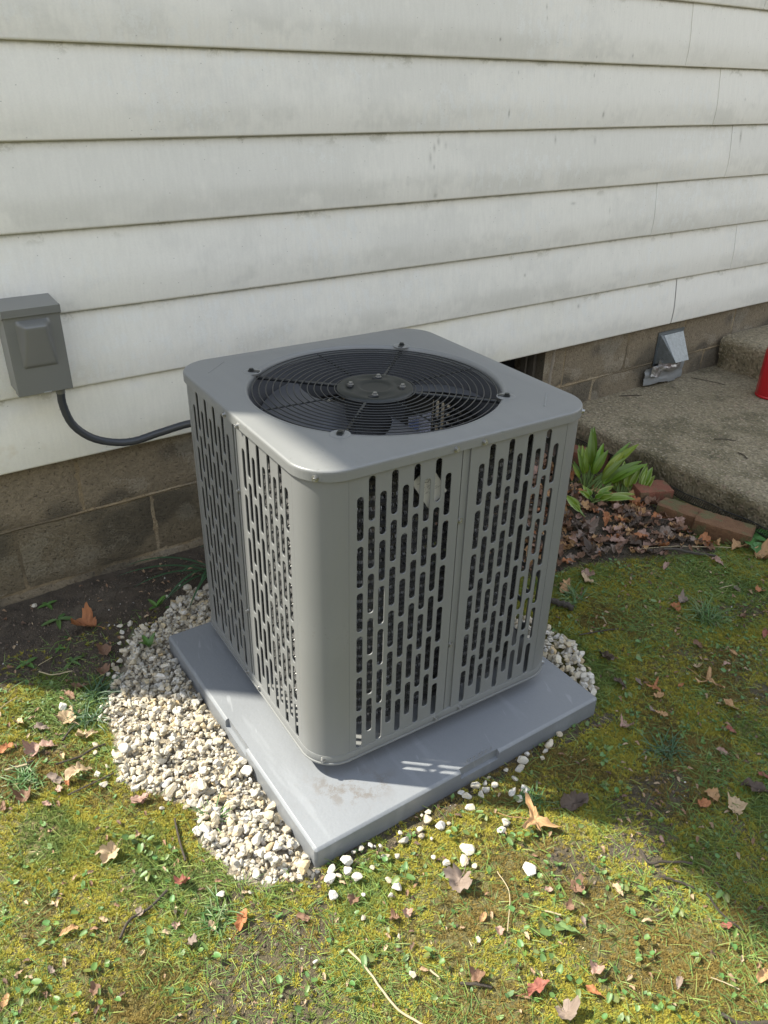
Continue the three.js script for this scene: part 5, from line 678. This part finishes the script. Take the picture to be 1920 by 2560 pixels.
  // grass tufts that stand out
  const tuft = (seed, n, len, spread, cols) => { const Q = rng(seed), l = []; for (let i = 0; i < n; i++) { const L = len * (0.5 + 0.7 * Q()), a = Q() * 6.28, lean = 0.35 + 0.9 * Q(), b = bladeLeaf(L, 0.0022 + 0.0008 * Q(), 0.9, 0.3, cols[Math.floor(Q() * cols.length)], null, 0.45, 7); l.push(b.rotateZ(1.35 - lean * 0.8).rotateY(a).translate((Q() - 0.5) * spread, 0, (Q() - 0.5) * spread)); } return merge(l); };
  const gcol = [[0.055, 0.14, 0.03], [0.075, 0.17, 0.035], [0.10, 0.18, 0.045], [0.14, 0.18, 0.06]], dcol = [[0.03, 0.085, 0.028], [0.04, 0.10, 0.03]];
  for (const [v, x, y, n, len, sp, c, label] of [[V_RIGHT, 1210, 690, 90, 0.075, 0.05, gcol, 'bright green grass tuft in the shaded moss'], [V_LAWNL, 1010, 330, 70, 0.07, 0.04, dcol, 'dark green grass tuft at the edge of the gravel bed'], [V_RIGHT, 930, 1640, 60, 0.06, 0.05, dcol, 'dark grass tuft in the shaded lawn near the pad'], [V_LAWNL, 250, 1210, 80, 0.05, 0.06, gcol, 'sunlit green grass tuft on the thin lawn'], [V_BL, 920, 575, 60, 0.045, 0.05, gcol, 'green grass tuft below the gravel bed in the sun'], [V_RIGHT, 250, 560, 50, 0.055, 0.05, gcol, 'green grass tuft beside the piece of bark'], [V_BL, 920, 170, 22, 0.06, 0.02, gcol, 'few grass blades growing through the gravel edge'], [V_BR, 640, 90, 60, 0.04, 0.05, gcol, 'bright grass tuft beside the dark pressed leaf'], [V_LAWNL, 930, 560, 60, 0.055, 0.05, dcol, 'second dark grass tuft between pale leaf and gravel']]) { const p = gp(...v(x, y), 0.01), m = solo('grass_tuft', tuft(90 + n + x, n, len, sp, c), M.weed, label, 'grass'); m.position.set(p.x, gh(p.x, p.z), p.z); }
}

// ---------------------------------------------------------------- lawn, moss, crumbs: what nobody could count
{
  const R = rng(91), o = new THREE.Object3D(), AX = [-1.5, 1.52], AZ = [0.22, 2.45];
  const scatter = (name, geo, mat, n, accept, pose, label, category) => {
    const ms = [], cs = []; let guard = 0; while (ms.length < n && guard++ < n * 8) { const x = mix(AX[0], AX[1], R()), z = mix(AZ[0], AZ[1], R()); if (inPad(x, z, 0.004) || x > PATIO_X - 0.03) continue; const k = accept(x, z); if (R() > k) continue; o.position.set(x, gh(x, z), z); const c = pose(x, z); o.updateMatrix(); ms.push(o.matrix.clone()); cs.push(c); }
    const im = shadows(new THREE.InstancedMesh(geo, mat, ms.length)); ms.forEach((m, i) => { im.setMatrixAt(i, m); im.setColorAt(i, lin(...cs[i])); }); im.name = name; scene.add(im); tag(im, label, category, null, 'stuff'); return im;
  };
  const inGravel = (x, z) => inPoly(gravelPoly, x, z) || inPoly(gravelRight, x, z), inLitter = (x, z) => inPoly(litterPoly, x, z);
  const spiky = (seed, n, len, w, flat) => { const Q = rng(seed), pos = [], idx = []; for (let i = 0; i < n; i++) { const a = Q() * 6.28, t = flat + (1 - flat) * Q(), r0 = 0.35 * Q(), b = Q() * 6.28, L = len * (0.6 + 0.6 * Q()), dx = Math.cos(a) * t, dz = Math.sin(a) * t, dy = Math.sqrt(Math.max(0.05, 1 - t * t)), cx = Math.cos(b) * r0, cz = Math.sin(b) * r0, k = pos.length / 3, sx = -Math.sin(a) * w, sz = Math.cos(a) * w; pos.push(cx - sx, 0, cz - sz, cx + sx, 0, cz + sz, cx + dx * L * 0.6 + sx * 0.8, dy * L * 0.6, cz + dz * L * 0.6 + sz * 0.8, cx + dx * L * 0.6 - sx * 0.8, dy * L * 0.6, cz + dz * L * 0.6 - sz * 0.8, cx + dx * L, dy * L * 0.8, cz + dz * L); idx.push(k, k + 1, k + 2, k, k + 2, k + 3, k + 3, k + 2, k + 4); } const g = new THREE.BufferGeometry(); g.setAttribute('position', new THREE.Float32BufferAttribute(pos, 3)); g.setIndex(idx); g.computeVertexNormals(); return g; };
  const mossMat = new THREE.MeshPhysicalMaterial({ color: lin(1, 1, 1), roughness: 0.9, side: THREE.DoubleSide });
  const grassMat = new THREE.MeshPhysicalMaterial({ color: lin(1, 1, 1), roughness: 0.55, side: THREE.DoubleSide });
  const mossCols = [[0.265, 0.235, 0.026], [0.205, 0.215, 0.028], [0.135, 0.108, 0.026], [0.33, 0.29, 0.036], [0.115, 0.155, 0.028], [0.19, 0.135, 0.03]];
  const jit = (c, k = 0.35) => { const q = 1 - k / 2 + k * R(); return [c[0] * q, c[1] * q, c[2] * q]; };
  scatter('moss', spiky(1, 16, 0.75, 0.055, 0.35), mossMat, 150000, (x, z) => (1 - soilness(x, z) * 0.93) * (0.45 + 0.55 * mossiness(x, z)) * (inGravel(x, z) || inLitter(x, z) ? 0 : 1), (x, z) => { const s = 0.0065 + 0.0055 * R(); o.scale.set(s, s * (0.7 + 0.6 * R()), s); o.rotation.set((R() - 0.5) * 0.5, R() * 6.28, (R() - 0.5) * 0.5); const h = fbm(x * 6 + 2, z * 6 + 4, 3, 71); const i = clamp(Math.floor((h - 0.25) * 2 * 6 + (R() - 0.5) * 2.2), 0, 5); return jit(mossCols[[4, 1, 0, 3, 2, 5][i]]); }, 'yellow-green moss carpeting the lawn', 'moss');
  const bladeG = (() => { const pos = [], idx = []; const n = 5; for (let i = 0; i <= n; i++) { const t = i / n, w = 0.5 * (1 - t * t * 0.92), x = Math.sin(t * 1.1) / 1.1, y = 1 * t - 0.42 * t * t; pos.push(x * 0.55, y, -w, x * 0.55 - 0.01, y + 0.02, 0, x * 0.55, y, w); if (i < n) for (const k of [0, 1]) { const q = i * 3 + k; idx.push(q, q + 1, q + 3, q + 1, q + 4, q + 3); } } const g = new THREE.BufferGeometry(); g.setAttribute('position', new THREE.Float32BufferAttribute(pos, 3)); g.setIndex(idx); g.computeVertexNormals(); return g; })();
  const grassPatch = (x, z) => smooth(0.42, 0.62, fbm(x * 4.5 + 20, z * 4.5 + 3, 4, 14));
  scatter('lawn_grass', bladeG, grassMat, 85000, (x, z) => (1 - soilness(x, z) * 0.9) * (0.22 + 0.78 * grassPatch(x, z)) * (inGravel(x, z) ? 0.004 : inLitter(x, z) ? 0.03 : 1), () => { const L = 0.022 + 0.048 * Math.pow(R(), 1.7); o.scale.set(L, L * 0.8, 0.0009 + 0.0009 * R()); o.rotation.set(0, R() * 6.28, 0); o.rotateZ(-0.2 - 1.05 * R()); return jit([[0.105, 0.185, 0.030], [0.14, 0.215, 0.038], [0.19, 0.235, 0.055], [0.075, 0.14, 0.030]][Math.floor(R() * 4)], 0.4); }, 'short green grass blades in the moss', 'grass');
  scatter('dry_grass', bladeG, grassMat, 46000, (x, z) => (1 - soilness(x, z) * 0.85) * (0.25 + 0.75 * smooth(0.35, 0.6, fbm(x * 3.5 + 8, z * 3.5, 4, 15))) * (x < -0.3 ? 1 : 0.55) * (inGravel(x, z) ? 0.004 : 1), () => { const L = 0.016 + 0.036 * Math.pow(R(), 1.8); o.scale.set(L, L * 0.55, 0.0008 + 0.0008 * R()); o.rotation.set(0, R() * 6.28, 0); o.rotateZ(-0.75 - 0.65 * R()); return jit([[0.42, 0.33, 0.15], [0.33, 0.25, 0.11], [0.47, 0.40, 0.21], [0.26, 0.19, 0.09]][Math.floor(R() * 4)], 0.4); }, 'dry straw-coloured grass lying in the lawn', 'dry grass');
  // tiny two-leaved seedlings
  scatter('seedlings', spiky(7, 5, 1, 0.34, 0.8), grassMat, 2600, (x, z) => (1 - soilness(x, z) * 0.75) * (inGravel(x, z) ? 0 : inLitter(x, z) ? 0.05 : 0.2 + 0.8 * smooth(0.5, 0.65, fbm(x * 5 + 30, z * 5, 3, 16))), () => { const s = 0.004 + 0.006 * R(); o.scale.set(s, s, s); o.position.y += 0.005; o.rotation.set((R() - 0.5) * 0.6, R() * 6.28, (R() - 0.5) * 0.6); return jit([[0.08, 0.16, 0.03], [0.06, 0.13, 0.03], [0.11, 0.17, 0.05]][Math.floor(R() * 3)]); }, 'tiny broad-leaved seedlings through the moss', 'seedlings');
  // soil crumbs and leaf crumbs
  const AZ0 = AZ[0]; AZ[0] = 0.0;
  scatter('soil_crumbs', stoneGeos[3], new THREE.MeshStandardMaterial({ color: lin(1, 1, 1), roughness: 0.97 }), 15000, (x, z) => soilness(x, z) * (inGravel(x, z) ? 0.15 : 1) + 0.03, () => { const s = 0.0010 + 0.0034 * Math.pow(R(), 3); o.scale.setScalar(s); o.position.y += s * 0.3; o.rotation.set(R() * 6, R() * 6, R() * 6); return R() < 0.025 ? [0.5, 0.48, 0.44] : jit([[0.085, 0.064, 0.043], [0.060, 0.046, 0.033], [0.13, 0.10, 0.075]][Math.floor(R() * 3)]); }, 'dark crumbs of soil and grit on bare ground', 'soil crumbs');
  scatter('leaf_crumbs', leafKinds.ovate[2], new THREE.MeshStandardMaterial({ color: lin(1, 1, 1), roughness: 0.85, side: THREE.DoubleSide }), 2300, (x, z) => (inGravel(x, z) ? 0.02 : 0.25 + 0.6 * smooth(0.45, 0.65, fbm(x * 4, z * 4, 3, 18))), () => { const s = 0.006 + 0.010 * R(); o.scale.setScalar(s); o.position.y += 0.006; o.rotation.set((R() - 0.5) * 0.9, R() * 6, (R() - 0.5) * 0.9); return jit([[0.22, 0.13, 0.075], [0.30, 0.20, 0.12], [0.12, 0.075, 0.05], [0.36, 0.27, 0.17]][Math.floor(R() * 4)]); }, 'tiny crumbs of dead leaves in grass and soil', 'leaf crumbs');
}

// ---------------------------------------------------------------- added unseen shrubs behind the camera, blocking low sky to darken the upright faces
{
  const R = rng(131), pos = [], col = [], nrm = []; const leafM = new THREE.MeshStandardMaterial({ color: lin(0.055, 0.085, 0.028), roughness: 0.7, side: THREE.DoubleSide });
  const a = new THREE.Vector3(), b = new THREE.Vector3(), c = new THREE.Vector3(), d = new THREE.Vector3();
  const lobes = Array.from({ length: 12 }, () => [(R() - 0.5) * 1.7, 0.7 + R() * 1.9, (R() - 0.5) * 1.2, 0.45 + R() * 0.4]);
  for (let i = 0; i < 5200; i++) { const l = lobes[i % 12]; d.set(R() - 0.5, R() - 0.5, R() - 0.5).normalize().multiplyScalar(l[3] * Math.pow(R(), 0.35)); c.set(l[0], l[1], l[2]).add(d); a.set(R() - 0.5, R() - 0.5, R() - 0.5).normalize().multiplyScalar(0.075); b.set(R() - 0.5, R() - 0.5, R() - 0.5).normalize().multiplyScalar(0.04); pos.push(c.x - a.x, c.y - a.y, c.z - a.z, c.x + b.x, c.y + b.y, c.z + b.z, c.x + a.x, c.y + a.y, c.z + a.z, c.x - a.x, c.y - a.y, c.z - a.z, c.x + a.x, c.y + a.y, c.z + a.z, c.x - b.x, c.y - b.y, c.z - b.z); }
  const g = new THREE.BufferGeometry(); g.setAttribute('position', new THREE.Float32BufferAttribute(pos, 3)); g.computeVertexNormals();
  const first = thing('added_shrub', 'unseen evergreen bush added opposite the house to block the low sky', 'added_shrub', [0, 0, 0], 0, 'added shrubs blocking the low sky'); part('crown', g, leafM, first); for (const [x, z] of [[-0.25, 0.1], [0.2, -0.1], [0.02, 0.15]]) part('trunk', tube([[x * 0.4, -0.05, z * 0.4], [x, 0.6, z], [x * 1.8, 1.5, z * 1.5]], 0.05, 8, 7), M.bark, first);
  for (let i = 0; i < 11; i++) { const s = i ? first.clone() : first; if (i) { s.name = numbered('added_shrub'); scene.add(s); } s.position.set(-12 + i * 2.35 + (R() - 0.5) * 0.5, -0.01, 9.6 + (R() - 0.5) * 0.6); s.rotation.y = R() * 6.28; s.scale.set(1.3, 1.05 + R() * 0.22, 1.3); }
}

renderer.setSize(768, 1024);
renderer.render(scene, camera);
